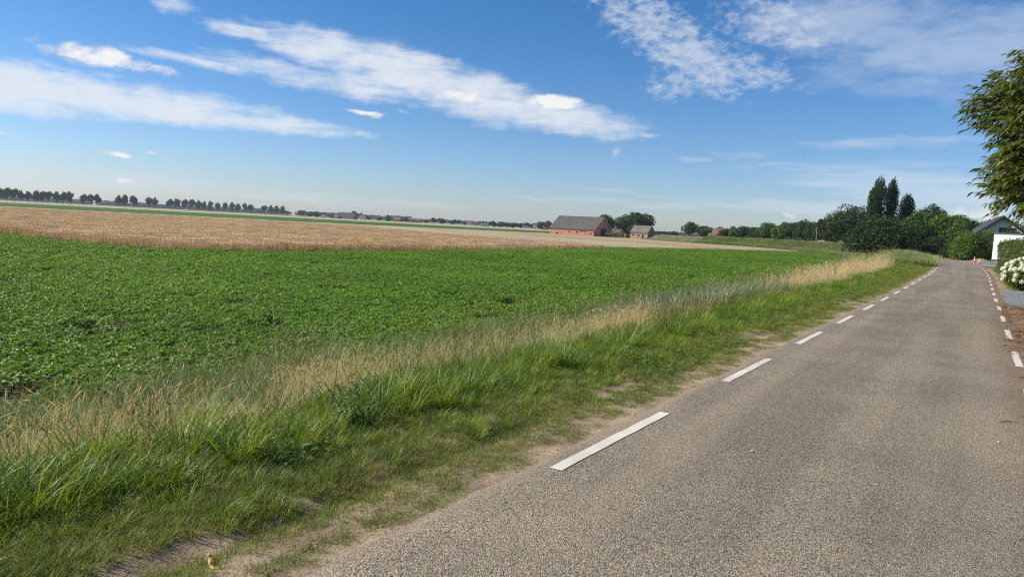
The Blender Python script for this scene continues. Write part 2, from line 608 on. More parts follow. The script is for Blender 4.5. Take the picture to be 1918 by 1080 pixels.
    M['grass_short'] = leaf_mat('grass_short', (0.10, 0.15, 0.028), (0.27, 0.30, 0.070), 0.34, 0.55, 0.25, 0.9, extra=((0.40, 0.32, 0.14), 0.56, 0.76, 1.7))
    M['grass_lush'] = leaf_mat('grass_lush', (0.065, 0.135, 0.016), (0.29, 0.37, 0.045), 0.36, 0.45, 0.35, 1.1, fine=5.0)
    M['grass_tall'] = leaf_mat('grass_tall', (0.085, 0.145, 0.035), (0.25, 0.31, 0.095), 0.36, 0.5, 0.3, 0.6, extra=((0.42, 0.35, 0.17), 0.64, 0.80, 0.8))
    M['reed'] = leaf_mat('reed_leaf', (0.16, 0.20, 0.10), (0.32, 0.36, 0.20), 0.30, 0.6, 0.2, 0.6, tcol=(1.1, 1.15, .8))
    M['straw'] = leaf_mat('dry_straw', (0.60, 0.46, 0.23), (0.88, 0.74, 0.44), 0.34, 0.6, 0.3, 0.8, tcol=(1.1, 1.0, .7))
    M['stem'] = leaf_mat('seed_stem', (0.34, 0.26, 0.11), (0.58, 0.47, 0.23), 0.2, 0.6, 0.2, 0.8, tcol=(1.1, 1.0, .7))
    M['brownhead'] = leaf_mat('brown_head', (0.10, 0.055, 0.025), (0.20, 0.12, 0.05), 0.1, 0.7, 0.2, 2.0)
    M['weed'] = leaf_mat('weed_leaf', (0.06, 0.125, 0.018), (0.16, 0.26, 0.04), 0.32, 0.55, 0.25, 2.0)
    M['wheat'] = leaf_mat('wheat_ear', (0.56, 0.40, 0.235), (0.74, 0.56, 0.35), 0.30, 0.6, 0.25, 0.05, tcol=(1.1, 1.0, .75), fine=0.8)
    M['wheat_stem'] = leaf_mat('wheat_stem', (0.47, 0.34, 0.19), (0.64, 0.49, 0.30), 0.28, 0.65, 0.2, 0.05, tcol=(1.1, 1.0, .75), fine=0.8)
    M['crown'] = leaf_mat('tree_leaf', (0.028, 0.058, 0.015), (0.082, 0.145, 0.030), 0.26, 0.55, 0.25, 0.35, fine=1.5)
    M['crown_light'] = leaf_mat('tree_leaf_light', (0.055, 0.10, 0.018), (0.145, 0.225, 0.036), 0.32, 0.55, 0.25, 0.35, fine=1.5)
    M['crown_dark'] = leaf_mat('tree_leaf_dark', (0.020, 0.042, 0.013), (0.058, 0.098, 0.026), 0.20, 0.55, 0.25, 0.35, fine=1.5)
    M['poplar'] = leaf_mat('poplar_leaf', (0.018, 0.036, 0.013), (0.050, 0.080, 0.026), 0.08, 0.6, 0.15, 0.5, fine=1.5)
    M['crown_far'] = leaf_mat('far_tree_leaf', (0.022, 0.046, 0.022), (0.055, 0.095, 0.035), 0.15, 0.6, 0.2, 0.06, fine=0.3)
    M['hedge'] = leaf_mat('hedge_leaf', (0.05, 0.085, 0.015), (0.15, 0.175, 0.035), 0.3, 0.5, 0.3, 0.5, fine=2.5)
    M['chestnut'] = leaf_mat('chestnut_leaf', (0.036, 0.066, 0.013), (0.135, 0.172, 0.030), 0.34, 0.40, 0.4, 0.9, extra=((0.19, 0.125, 0.04), 0.57, 0.74, 1.1), tcol=(1.5, 1.3, .5))
    M['petal'] = leaf_mat('petal', (0.66, 0.64, 0.46), (0.84, 0.82, 0.68), 0.2, 0.6, 0.2, 3.0, tcol=(1, 1, .85))
    M['bark'] = plain('bark', (0.085, 0.065, 0.048), 0.95, 0.4, 6.0)
    M['litter'] = leaf_mat('leaf_litter', (0.16, 0.07, 0.03), (0.34, 0.17, 0.075), 0.1, 0.7, 0.2, 1.0, tcol=(1, 1, 1))

    # buildings
    def brick(name, a, b, mortar, scale=1.0):
        m, T, bs, pos = new_mat(name)
        tc = T.new('ShaderNodeTexCoord').outputs['Object']
        sp2 = T.new('ShaderNodeSeparateXYZ')
        T.l.new(tc, sp2.inputs[0])
        vec = T.comb(T.math('ADD', sp2.outputs[0], sp2.outputs[1]), sp2.outputs[2])
        br = T.new('ShaderNodeTexBrick')
        T.l.new(vec, br.inputs['Vector'])
        br.inputs['Color1'].default_value = (*a, 1)
        br.inputs['Color2'].default_value = (*b, 1)
        br.inputs['Mortar'].default_value = (*mortar, 1)
        br.inputs['Scale'].default_value = 4.5 * scale
        br.inputs['Mortar Size'].default_value = 0.02
        n = T.noise(pos, 0.7, 6, 0.65)
        n2 = T.noise(pos, 3.2, 4, 0.65)
        col = T.mix(T.math('MULTIPLY', T.ramp(n, 0.42, 0.70), 0.5), br.outputs[0], tuple(v * 0.62 for v in b))
        col = T.mix(T.math('MULTIPLY', T.ramp(n2, 0.55, 0.75), 0.35), col, tuple(min(1, v * 1.5) for v in mortar))
        T.l.new(col, bs.inputs['Base Color'])
        bs.inputs['Roughness'].default_value = 0.92
        return m

    def tiles(name, a, b):
        m, T, bs, pos = new_mat(name)
        tc = T.new('ShaderNodeTexCoord').outputs['Object']
        sp2 = T.new('ShaderNodeSeparateXYZ')
        T.l.new(tc, sp2.inputs[0])
        wv = T.math('SINE', T.math('MULTIPLY', sp2.outputs[2], 24.0))
        wx = T.math('SINE', T.math('MULTIPLY', sp2.outputs[0], 26.0))
        n = T.noise(pos, 0.5, 6, 0.65)
        n2 = T.noise(pos, 4.0, 4, 0.6)
        col = T.mix(T.ramp(n, 0.35, 0.68), a, b)
        col = T.mix(T.math('MULTIPLY', T.ramp(n2, 0.5, 0.75), 0.5), col, tuple(v * 0.6 for v in a))
        col = T.mix(T.math('MULTIPLY', T.ramp(wv, 0.4, 1.0), 0.35), col, tuple(v * 0.5 for v in a))
        T.l.new(col, bs.inputs['Base Color'])
        bump(T, bs, T.math('ADD', wv, wx), 0.4, 0.03)
        return m
    M['brick_red'] = brick('brick_red', (0.50, 0.205, 0.135), (0.40, 0.155, 0.10), (0.46, 0.30, 0.22))
    M['brick_grey'] = brick('brick_worn', (0.38, 0.24, 0.17), (0.28, 0.17, 0.12), (0.42, 0.36, 0.28))
    M['brick_orange'] = brick('brick_orange', (0.50, 0.24, 0.12), (0.40, 0.18, 0.09), (0.42, 0.32, 0.22))
    M['tile_grey'] = tiles('tile_grey', (0.074, 0.069, 0.066), (0.125, 0.114, 0.107))
    M['tile_pale'] = tiles('tile_pale', (0.13, 0.11, 0.092), (0.21, 0.18, 0.15))
    M['tile_dark'] = tiles('tile_dark', (0.045, 0.047, 0.055), (0.085, 0.085, 0.095))
    M['tile_red'] = tiles('tile_red', (0.20, 0.095, 0.06), (0.28, 0.14, 0.085))
    M['tile_brown'] = tiles('tile_brown', (0.11, 0.065, 0.048), (0.17, 0.10, 0.07))
    M['render_white'] = plain('render_white', (0.78, 0.77, 0.74), 0.8, 0.05, 1.5)
    M['render_cream'] = plain('render_cream', (0.60, 0.57, 0.50), 0.85, 0.06, 1.5)
    M['plinth'] = plain('plinth', (0.10, 0.105, 0.115), 0.8, 0.15, 4)
    M['timber_pale'] = plain('timber_pale', (0.50, 0.44, 0.36), 0.8, 0.2, 4)
    M['timber_dark'] = plain('timber_dark', (0.030, 0.035, 0.036), 0.75, 0.25, 4)
    M['void'] = plain('window_dark', (0.018, 0.020, 0.023), 0.25, 0.2, 2)
    M['post'] = plain('weathered_post', (0.20, 0.185, 0.16), 0.9, 0.25, 25)
    M['zinc'] = plain('zinc', (0.42, 0.43, 0.44), 0.5, 0.08, 6, 0.6)
    M['cone_orange'] = plain('cone_orange', (0.80, 0.16, 0.035), 0.5, 0.08, 6)
    M['cone_white'] = plain('cone_white', (0.80, 0.79, 0.77), 0.5, 0.05, 6)
    M['yellow_paint'] = plain('yellow_paint', (0.62, 0.40, 0.045), 0.5, 0.12, 3)
    M['rubber'] = plain('rubber', (0.02, 0.02, 0.02), 0.8, 0.2, 5)
    M['heap'] = plain('heap_soil', (0.23, 0.175, 0.12), 0.95, 0.35, 6)
    M['yellow_leaf'] = plain('yellow_strap', (0.42, 0.31, 0.08), 0.7, 0.2, 30)
    M['clod'] = plain('clod', (0.27, 0.205, 0.14), 0.95, 0.35, 30)
    M['stone'] = plain('pebble', (0.38, 0.34, 0.29), 0.85, 0.3, 40)
    M['bird'] = plain('bird_feathers', (0.02, 0.02, 0.022), 0.7, 0.2, 20)
    M['car_body'] = plain('car_silver', (0.38, 0.39, 0.41), 0.35, 0.04, 3, 0.3)


make_materials()

# ------------------------------------------------------------------ the lane: centre line on the low dyke
CP = np.array([(-13.0, -18.53), (-2.74, -2.61), (1.59, 4.11), (11.14, 18.77), (17.49, 28.55), (22.8, 36.7), (28.1, 44.85), (34.3, 54.75), (38.6, 62.0), (42.9, 69.9),
               (50.4, 84.8), (58.5, 101.0), (66.3, 117.0), (75.0, 137.0), (84.5, 164), (91.5, 192), (95.0, 220), (94.5, 246), (90, 268), (82.5, 286), (75.5, 304), (71.0, 330), (69, 365), (69, 420)])


def _catmull(P, n=24):
    out = []
    for i in range(len(P) - 1):
        p0, p1, p2, p3 = P[max(i - 1, 0)], P[i], P[i + 1], P[min(i + 2, len(P) - 1)]
        for k in range(n):
            t = k / n
            out.append(0.5 * ((2 * p1) + (-p0 + p2) * t + (2 * p0 - 5 * p1 + 4 * p2 - p3) * t * t + (-p0 + 3 * p1 - 3 * p2 + p3) * t ** 3))
    out.append(P[-1])
    return np.array(out)


CL = _catmull(CP)
_seg = np.linalg.norm(np.diff(CL, axis=0), axis=1)
CS = np.concatenate([[0], np.cumsum(_seg)])
i0 = int(np.argmin(np.hypot(CL[:, 0] - 1.59, CL[:, 1] - 4.11)))
CS -= CS[i0]                                     # s = 0 abreast of the first dash
_tan = np.gradient(CL, axis=0)
_tan /= np.linalg.norm(_tan, axis=1)[:, None]
S0, S1 = float(CS[0]), float(CS[-1])
EDGE = 1.68


def lane(s, d):
    """point (x, y) at arc length s and offset d (right positive)"""
    x = np.interp(s, CS, CL[:, 0])
    y = np.interp(s, CS, CL[:, 1])
    tx = np.interp(s, CS, _tan[:, 0])
    ty = np.interp(s, CS, _tan[:, 1])
    ln = np.hypot(tx, ty)
    return x + d * ty / ln, y - d * tx / ln


def lane_z(s):
    y = np.interp(s, CS, CL[:, 1])
    return 0.45 * sstep(25, 80, y) + 0.60 * sstep(120, 215, y)


FIELD_Z = -1.2
PROF_E = [0, 0.25, 1.6, 2.6, 3.8, 5.4, 7.2, 8.5, 12]
PROF_Z = [-0.02, -0.03, -0.05, -0.17, -0.58, -1.0, -1.2, -1.24, -1.34]


def terrain_z(s, d):
    """height of the dyke at (s, d)"""
    s = np.asarray(s, float)
    d = np.asarray(d, float)
    zr = lane_z(s)
    e = -d - EDGE
    drop = np.interp(e, PROF_E, PROF_Z)
    t = np.clip(-(drop) / 1.2, 0, 1.2)
    zl = zr * (1 - np.clip(t, 0, 1)) + drop
    er = d - EDGE
    zrt = zr - 0.015 + 0.10 * sstep(0.3, 2.5, er) - 2.6 * sstep(45, 70, er)
    z = np.where(d < 0, np.where(e > 0, zl, zr - 0.02), np.where(er > 0, zrt, zr - 0.02))
    out = np.maximum(e, er)
    amp = sstep(0.02, 0.6, out)
    z = z + amp * (0.055 * (fbm(s * 0.8, d * 1.7, 3) - 0.5) + 0.035 * (fbm(s * 3.1, d * 4.3, 5, 3) - 0.5))
    # wheel ruts worn along the left edge
    rut = np.exp(-((e - 0.62 - 0.12 * (vnoise(s * 0.25, s * 0, 8) - .5)) / 0.14) ** 2) * sstep(0.3, 0.6, vnoise(s * 0.22, s * 0 + 3, 9))
    return z - 0.055 * rut * (e > 0)


def ribbon(name, svals, dvals, zfun, mat, matidx=None):
    S, D = np.meshgrid(svals, dvals, indexing='ij')
    X, Y = lane(S, D)
    Z = zfun(S, D)
    V = np.stack([X, Y, Z], -1).reshape(-1, 3)
    ns, nd = S.shape
    i = np.arange(ns - 1)[:, None] * nd + np.arange(nd - 1)[None, :]
    q = np.stack([i, i + 1, i + nd + 1, i + nd], -1).reshape(-1, 4)[:, ::-1]
    mi = None
    if matidx is not None:
        sc = 0.25 * (S[:-1, :-1] + S[1:, :-1] + S[:-1, 1:] + S[1:, 1:])
        dc = 0.25 * (D[:-1, :-1] + D[1:, :-1] + D[:-1, 1:] + D[1:, 1:])
        mi = matidx(sc, dc).reshape(-1)
    return mesh_np(name, V, [q], mat, True, mi)


def smooth_noise_patch(s, e):
    """1 where the verge is worn to bare soil (wear follows the lane)"""
    n = fbm(s * 0.55, e * 1.5, 21, 4)
    n2 = fbm(s * 2.3, e * 3.1, 31, 3)
    thr = np.interp(e, [0, .15, .45, .9, 1.5, 2.4], [.60, .43, .31, .21, .13, .05])
    rut = np.exp(-((e - 0.68) / 0.15) ** 2) * sstep(0.40, 0.62, vnoise(s * 0.21, s * 0 + 3, 9))
    worn = np.exp(-((e - 0.80) / 0.42) ** 2) * sstep(0.62, 0.70, n) * (s > 4)
    for (sa, ea, rs_, re_, am) in ((3.1, .66, .65, .20, 1.0), (18.6, .5, 1.6, .25, 1.0), (.3, .95, .9, .10, .8), (-2.3, .75, .9, .09, .9), (-1.0, .30, 2.0, .16, .25)):
        worn = np.maximum(worn, am * np.exp(-((s - sa) / rs_) ** 2 - ((e - ea) / re_) ** 2))
    thr = thr + .12 * rut + .45 * worn
    return 1 - sstep(thr - .07, thr + .07, .55 * n2 + .45 * fbm(s * 5.5, e * 6.5, 37, 2))


# ------------------------------------------------------------------ ground
g = MB()
ring = [(-9000, -600), (9000, -600), (9000, 12000), (-9000, 12000)]
g.add([(x, y, -1.34) for x, y in ring], [(0, 1, 2, 3)])
ground = g.build('ground', M['polder'])
tag(ground, 'flat polder farmland reaching to the horizon', None, None, 'structure')

sv = np.concatenate([np.arange(S0, -5, 1.0), np.arange(-5, 16, 0.09), np.arange(16, 45, 0.35), np.arange(45, 130, 1.0), np.arange(130, S1, 3.0)])
dv = np.concatenate([-EDGE - np.array([12, 8.5, 7.2, 6.2, 5.4, 4.6, 3.8, 3.2]), np.arange(-EDGE - 2.8, -EDGE, 0.08), np.linspace(-EDGE, EDGE, 7),
                     EDGE + np.array([.1, .2, .35, .5, .7, .9, 1.2, 1.6, 2.2, 3, 5, 8, 14, 25, 40, 52, 60, 70])])


def vergemat(s, d):
    e = np.where(d < 0, -d - EDGE, d - EDGE)
    w = np.where(d < 0, smooth_noise_patch(s, np.maximum(e, 0)), 1 - sstep(0.4, 1.0, e))
    return np.where((d < 0) & (e < 1.7), 0, w < 0.42).astype(int)


verge = link('verge', ribbon('verge', sv, dv, terrain_z, [M['soil'], M['humus']], vergemat))
tag(verge, 'low dyke with sandy worn edge and grassy slope beside the lane', None, None, 'structure')

rs = np.concatenate([np.arange(S0, 20, 0.5), np.arange(20, 140, 1.0), np.arange(140, S1, 3.0)])
nd_ = np.array([-EDGE, -EDGE + .15, -1.0, -.5, 0, .5, 1.0, EDGE - .15, EDGE])


def road_z(s, d):
    edge = 0.05 * (fbm(s * 1.3, d, 77, 3) - .5)
    return lane_z(s) + 0.008 - 0.012 * (d / EDGE) ** 2


def road_mesh():
    S = np.concatenate([np.arange(S0, 24, 0.12), np.arange(24, 140, 0.8), np.arange(140, S1, 3.0)])
    D = np.array([-1, -.9, -.6, -.3, 0, .3, .6, .9, 1]) * EDGE
    SS, DD = np.meshgrid(S, D, indexing='ij')
    # crumbled, uneven tarmac edges
    wl = 0.09 * (fbm(S * 0.9, S * 0, 41, 4) - .5) + 0.05 * (fbm(S * 4.0, S * 0, 43, 3) - .5)
    DD = DD.copy()
    DD[:, 0] += wl
    DD[:, -1] += 0.15 + 0.10 * (fbm(S * 1.1, S * 0 + 9, 47, 4) - .5)
    X, Y = lane(SS, DD)
    Z = road_z(SS, DD)
    Z[:, 0] -= 0.02
    Z[:, -1] -= 0.006
    V = np.stack([X, Y, Z], -1).reshape(-1, 3)
    ns, nd = SS.shape
    i = np.arange(ns - 1)[:, None] * nd + np.arange(nd - 1)[None, :]
    q = np.stack([i, i + 1, i + nd + 1, i + nd], -1).reshape(-1, 4)[:, ::-1]
    me = mesh_np('road', V, [q], M['asphalt'], True)
    for nm, arr in (('across', DD), ('along', SS)):
        at = me.attributes.new(nm, 'FLOAT', 'POINT')
        at.data.foreach_set('value', arr.astype(np.float32).ravel())
    return me


road = link('road', road_mesh())
tag(road, 'narrow worn asphalt lane with dashed white edge lines', None, None, 'structure')


def dash(sa, sb, dc, w=0.10):
    n = max(2, int((sb - sa) / 0.25))
    S = np.linspace(sa, sb, n + 1)
    V = []
    for k, s in enumerate(S):
        j = (rng.random() - .5) * 0.010
        for d in (dc - w / 2 + j, dc + w / 2 + j):
            x, y = lane(s, d)
            V.append((float(x), float(y), float(road_z(s, d)) + 0.005))
    q = [(2 * k, 2 * k + 1, 2 * k + 3, 2 * k + 2)[::-1] for k in range(n)]
    link('dash', mesh_np('dash', V, [np.array(q)], M['paint']), road)


for k in range(-4, 27):
    c = 1.05 + (4.02 if k >= 0 else 4.6) * k
    if c < -14:
        continue
    dash(c - 1.05, c + 1.05, -1.45)
    c2 = 1.6 + 4.0 * k
    dash(c2 - 0.95, c2 + 0.95, 1.58, 0.10)

# field sheets
bean_poly = [lane(s, -EDGE - 7.6) for s in (-14, -5, 2, 10, 20, 30, 40, 50, 60, 75, 92, 110)]
bean_poly = [(float(a), float(b)) for a, b in bean_poly]
BEAN = bean_poly + [(70.0, 162.0), (58.0, 158.0), (15.0, 108.0), (11.0, 99.0), (2.25, 81.0), (-7.7, 63.0), (-14.7, 54.0), (-19.5, 46.6), (-22.5, 44.6), (-30, 48.6), (-39.0, 54.5), (-60.0, 66.0), (-60, -20)]
WHEAT = [(-60.5, 66.5), (-39.0, 55.2), (-30, 49.3), (-22.5, 45.3), (-19.7, 47.2), (-14.9, 54.6), (-8.0, 63.6), (2.0, 81.7), (10.7, 99.6), (13.5, 106.0),
         (9.0, 106.0), (2.0, 112.0), (-5.7, 122.0), (-20, 148.0), (-34.7, 176.0), (-60, 193.0), (-99, 190.0), (-137, 190.0), (-160, 190), (-160, 118)]


def inside(P, x, y):
    x = np.asarray(x)
    y = np.asarray(y)
    c = np.zeros(x.shape, bool)
    n = len(P)
    for i in range(n):
        x1, y1 = P[i]
        x2, y2 = P[(i + 1) % n]
        cond = ((y1 > y) != (y2 > y))
        c ^= cond & (x < (x2 - x1) * (y - y1) / ((y2 - y1) + 1e-12) + x1)
    return c


def sheet(name, poly, z, mat, label):
    bm = bmesh.new()
    f = bm.faces.new([bm.verts.new((x, y, z)) for x, y in poly])
    if f.normal.z < 0:
        f.normal_flip()
    bmesh.ops.triangulate(bm, faces=bm.faces[:])
    me = bpy.data.meshes.new(name)
    bm.to_mesh(me)
    bm.free()
    me.materials.append(mat)
    o = link(name, me)
    bm = bmesh.new()
    bm.from_mesh(me)
    bmesh.ops.recalc_face_normals(bm, faces=bm.faces[:])
    bm.free()
    return tag(o, label, None, None, 'structure')


sheet('bean_field', BEAN, -1.245, M['field_soil'], 'dark tilled soil under the green bean crop')
sheet('wheat_field', WHEAT, -1.232, M['field_soil'], 'soil under the ripe wheat')
STUB = [(15.5, 108.5), (58.5, 158.5), (74, 176), (84, 205), (83, 235), (76, 258), (66, 275), (60, 300), (58, 335), (56, 400), (20, 400), (-40, 330), (-140, 300), (-330, 262), (-330, 196), (-137, 194), (-99, 194), (-60, 196),
        (-34, 178), (-19, 149), (-4.7, 123), (3, 113), (10, 107), (14, 107)]
sheet('stubble_field', STUB, -1.262, M['stubble'], 'pale cut stubble field between the wheat and the brick barn')


def scatter_obj(name, P, rot, scl, idx, variants, label, cat):
    """one stuff object: points carrying rotation, scale and variant; geometry nodes put the plants on them"""
    me = bpy.data.meshes.new(name)
    n = len(P)
    me.vertices.add(n)
    me.vertices.foreach_set('co', np.asarray(P, np.float32).ravel())
    a = me.attributes.new('rot', 'FLOAT_VECTOR', 'POINT')
    a.data.foreach_set('vector', np.asarray(rot, np.float32).ravel())
    a = me.attributes.new('scl', 'FLOAT', 'POINT')
    a.data.foreach_set('value', np.asarray(scl, np.float32))
    a = me.attributes.new('vid', 'INT', 'POINT')
    a.data.foreach_set('value', np.asarray(idx, np.int32))
    me.update()
    o = link(name, me)
    tag(o, label, cat, None, 'stuff')
    vc = bpy.data.collections.new(name + '_plants')
    for i, vm in enumerate(variants):
        vo = bpy.data.objects.new('%s_%02d' % (name, i), vm)
        vc.objects.link(vo)
    ng = bpy.data.node_groups.new(name, 'GeometryNodeTree')
    ng.interface.new_socket('Geometry', in_out='INPUT', socket_type='NodeSocketGeometry')
    ng.interface.new_socket('Geometry', in_out='OUTPUT', socket_type='NodeSocketGeometry')
    gi = ng.nodes.new('NodeGroupInput')
    go = ng.nodes.new('NodeGroupOutput')
    ip = ng.nodes.new('GeometryNodeInstanceOnPoints')
    ci = ng.nodes.new('GeometryNodeCollectionInfo')
    ci.inputs[0].default_value = vc
    ci.inputs['Separate Children'].default_value = True
    ci.inputs['Reset Children'].default_value = True

    def attr(nm, ty):
        nd = ng.nodes.new('GeometryNodeInputNamedAttribute')
        nd.data_type = ty
        nd.inputs[0].default_value = nm
        return next(s for s in nd.outputs if s.enabled and s.name == 'Attribute')
    L = ng.links
    L.new(gi.outputs[0], ip.inputs['Points'])
    L.new(ci.outputs[0], ip.inputs['Instance'])
    ip.inputs['Pick Instance'].default_value = True
    L.new(attr('vid', 'INT'), ip.inputs['Instance Index'])
    e2r = ng.nodes.new('FunctionNodeEulerToRotation')
    L.new(attr('rot', 'FLOAT_VECTOR'), e2r.inputs[0])
    L.new(e2r.outputs[0], ip.inputs['Rotation'])
    L.new(attr('scl', 'FLOAT'), ip.inputs['Scale'])
    L.new(ip.outputs[0], go.inputs[0])
    md = o.modifiers.new('plants', 'NODES')
    md.node_group = ng
    return o


# ------------------------------------------------------------------ plant meshes
def blades(n, rad, lmin, lmax, w, lean, curl, segs, r, up=0.0):
    """n grass blades: bent tapering strips"""
    a = r.random(n) * 2 * np.pi
    rr = rad * np.sqrt(r.random(n))
    bx, by = rr * np.cos(a), rr * np.sin(a)
    da = a + (r.random(n) - .5) * 2.4
    L = lmin + (lmax - lmin) * r.random(n)
    ln = lean * (0.35 + 0.65 * r.random(n))
    cu = curl * (0.4 + r.random(n))
    ww = w * (0.7 + 0.6 * r.random(n))
    tw = da + np.pi / 2 + (r.random(n) - .5) * 1.4
    V = np.zeros((n, segs * 2 + 1, 3))
    x, y, z = bx.copy(), by.copy(), np.full(n, -0.02)
    ang = ln.copy()
    for k in range(segs + 1):
        t = k / segs
        if k < segs:
            wd = ww * (1 - 0.55 * t) * 0.5
            V[:, 2 * k] = np.stack([x - np.cos(tw) * wd, y - np.sin(tw) * wd, z], -1)
            V[:, 2 * k + 1] = np.stack([x + np.cos(tw) * wd, y + np.sin(tw) * wd, z], -1)
        else:
            V[:, 2 * segs] = np.stack([x, y, z], -1)
        st = L / segs
        x = x + np.cos(da) * np.sin(ang) * st
        y = y + np.sin(da) * np.sin(ang) * st
        z = z + np.cos(ang) * st
        ang = ang + cu / segs
    nv = segs * 2 + 1
    base = np.arange(n)[:, None] * nv
    q = [base + np.array([2 * k, 2 * k + 1, 2 * k + 3, 2 * k + 2]) for k in range(segs - 1)]
    t = base + np.array([2 * segs - 2, 2 * segs - 1, 2 * segs])
    return V.reshape(-1, 3), np.concatenate(q) if q else np.zeros((0, 4), int), t


def seed_heads(n, rad, hmin, hmax, sw, hw, hl, lean, r):
    """thin stems that carry a spindle-shaped head"""
    V, Q = [], []
    for i in range(n):
        a = r.random() * 6.283
        rr = rad * math.sqrt(r.random())
        b = np.array([rr * math.cos(a), rr * math.sin(a), 0])
        da = r.random() * 6.283
        le = lean * (0.3 + r.random())
        H = hmin + (hmax - hmin) * r.random()
        p1 = b + np.array([math.cos(da) * math.sin(le) * H, math.sin(da) * math.sin(le) * H, math.cos(le) * H])
        le2 = le + 0.25 + 0.5 * r.random()
        l2 = hl * (0.7 + 0.6 * r.random())
        p2 = p1 + np.array([math.cos(da) * math.sin(le2), math.sin(da) * math.sin(le2), math.cos(le2)]) * l2
        ta = r.random() * 3.14
        s = np.array([math.cos(ta), math.sin(ta), 0])
        k = len(V)
        V += [b - s * sw, b + s * sw, p1 + s * sw * .6, p1 - s * sw * .6]
        Q.append((k, k + 1, k + 2, k + 3))
        for s2 in (s, np.array([-s[1], s[0], 0])):
            k = len(V)
            m = p1 * .6 + p2 * .4
            V += [p1 - s2 * hw * .25, m - s2 * hw, p2, m + s2 * hw]
            Q.append((k, k + 1, k + 2, k + 3))
    return np.array(V), np.array(Q)


def join(parts, name, mats):
    """parts: list of (V, [polys], material index)"""
    Vs, P3, P4, m3, m4, off = [], [], [], [], [], 0
    for V, polys, mi in parts:
        for p in polys:
            if not len(p):
                continue
            p = np.asarray(p) + off
            if p.shape[1] == 3:
                P3.append(p); m3 += [mi] * len(p)
            else:
                P4.append(p); m4 += [mi] * len(p)
        Vs.append(V)
        off += len(V)
    polys = []
    mi = []
    if P3:
        polys.append(np.concatenate(P3)); mi += m3
    if P4:
        polys.append(np.concatenate(P4)); mi += m4
    return mesh_np(name, np.concatenate(Vs), polys, mats, False, mi)


def tuft(name, mat, seed, *a, heads=None):
    r = np.random.default_rng(seed)
    V, q, t = blades(*a, r)
    parts = [(V, [q, t], 0)]
    mats = [mat]
    if heads:
        hv, hq = seed_heads(*heads[1:], r)
        parts.append((hv, [hq], 1))
        mats.append(heads[0])
    return join(parts, name, mats)


def leaf_shape(L, W, fold=0.25, droop=0.3, kind='ovate'):
    """a single leaf lying along +x, folded on its midrib and drooping"""
    prof = {'ovate': [(0, .0), (.12, .55), (.34, 1.0), (.62, .78), (.85, .36)], 'lance': [(0, .0), (.12, .42), (.35, .95), (.62, .85), (.85, .40)]}[kind]
    V, F = [], []
    pts = prof + [(1.0, 0.0)]
    for t, w in pts:
        z = -droop * L * t * t
        V.append((L * t, 0, z))
    for t, w in prof[1:]:
        z = -droop * L * t * t + fold * W * w * .5
        V.append((L * t, W * w * .5, z))
    for t, w in prof[1:]:
        z = -droop * L * t * t + fold * W * w * .5
        V.append((L * t, -W * w * .5, z))
    n = len(prof) - 1
    c = len(pts)
    F3, F4 = [], []
    for sgn, o in ((1, c), (-1, c + n)):
        tri = [(0, 1, o), (len(pts) - 2, len(pts) - 1, o + n - 1)]
        quad = [(k + 1, k + 2, o + k + 1, o + k) for k in range(n - 1)]
        if sgn < 0:
            tri = [x[::-1] for x in tri]
            quad = [x[::-1] for x in quad]
        F3 += tri
        F4 += quad
    return np.array(V, float), np.array(F3), np.array(F4)


def place_leaves(base, az, pitch, roll, scale, shape):
    """copies of one leaf: arrays of base points, heading, upward pitch, roll, scale -> V, tris, quads"""
    V, T3, T4 = shape
    n = len(az)
    cr, sr = np.cos(roll), np.sin(roll)
    X = V[None, :, 0] * scale[:, None]
    Y = V[None, :, 1] * scale[:, None]
    Z = V[None, :, 2] * scale[:, None]
    Y2 = Y * cr[:, None] - Z * sr[:, None]
    Z2 = Y * sr[:, None] + Z * cr[:, None]
    cp, s_p = np.cos(pitch)[:, None], np.sin(pitch)[:, None]
    X3 = X * cp - Z2 * s_p
    Z3 = X * s_p + Z2 * cp
    ca, sa = np.cos(az)[:, None], np.sin(az)[:, None]
    P = np.stack([X3 * ca - Y2 * sa, X3 * sa + Y2 * ca, Z3], -1) + base[:, None, :]
    off = (np.arange(n) * len(V))[:, None, None]
    return P.reshape(-1, 3), (T3[None] + off).reshape(-1, 3), (T4[None] + off).reshape(-1, 4)


def bean_plant(seed):
    r = np.random.default_rng(seed)
    n = 50
    a = r.random(n) * 6.283
    rr = 0.20 * np.sqrt(r.random(n))
    h = 0.14 + 0.17 * (1 - (rr / 0.22) ** 2) * (0.55 + 0.45 * r.random(n))
    base = np.stack([rr * np.cos(a), rr * np.sin(a), h], -1)
    az = a + (r.random(n) - .5) * 2.0
    V, t3, t4 = place_leaves(base, az, (r.random(n) - .45) * 1.3, (r.random(n) - .5) * 1.5, 0.65 + .65 * r.random(n), leaf_shape(0.073, 0.053, 0.30, 0.30))
    mb = [(V, [t3, t4], 0)]
    sv_, sq, st = blades(8, 0.08, 0.2, 0.32, 0.008, 0.5, 0.1, 2, r)
    mb.append((sv_, [sq, st], 0))
    return join(mb, 'bean_plant', [M['bean']])


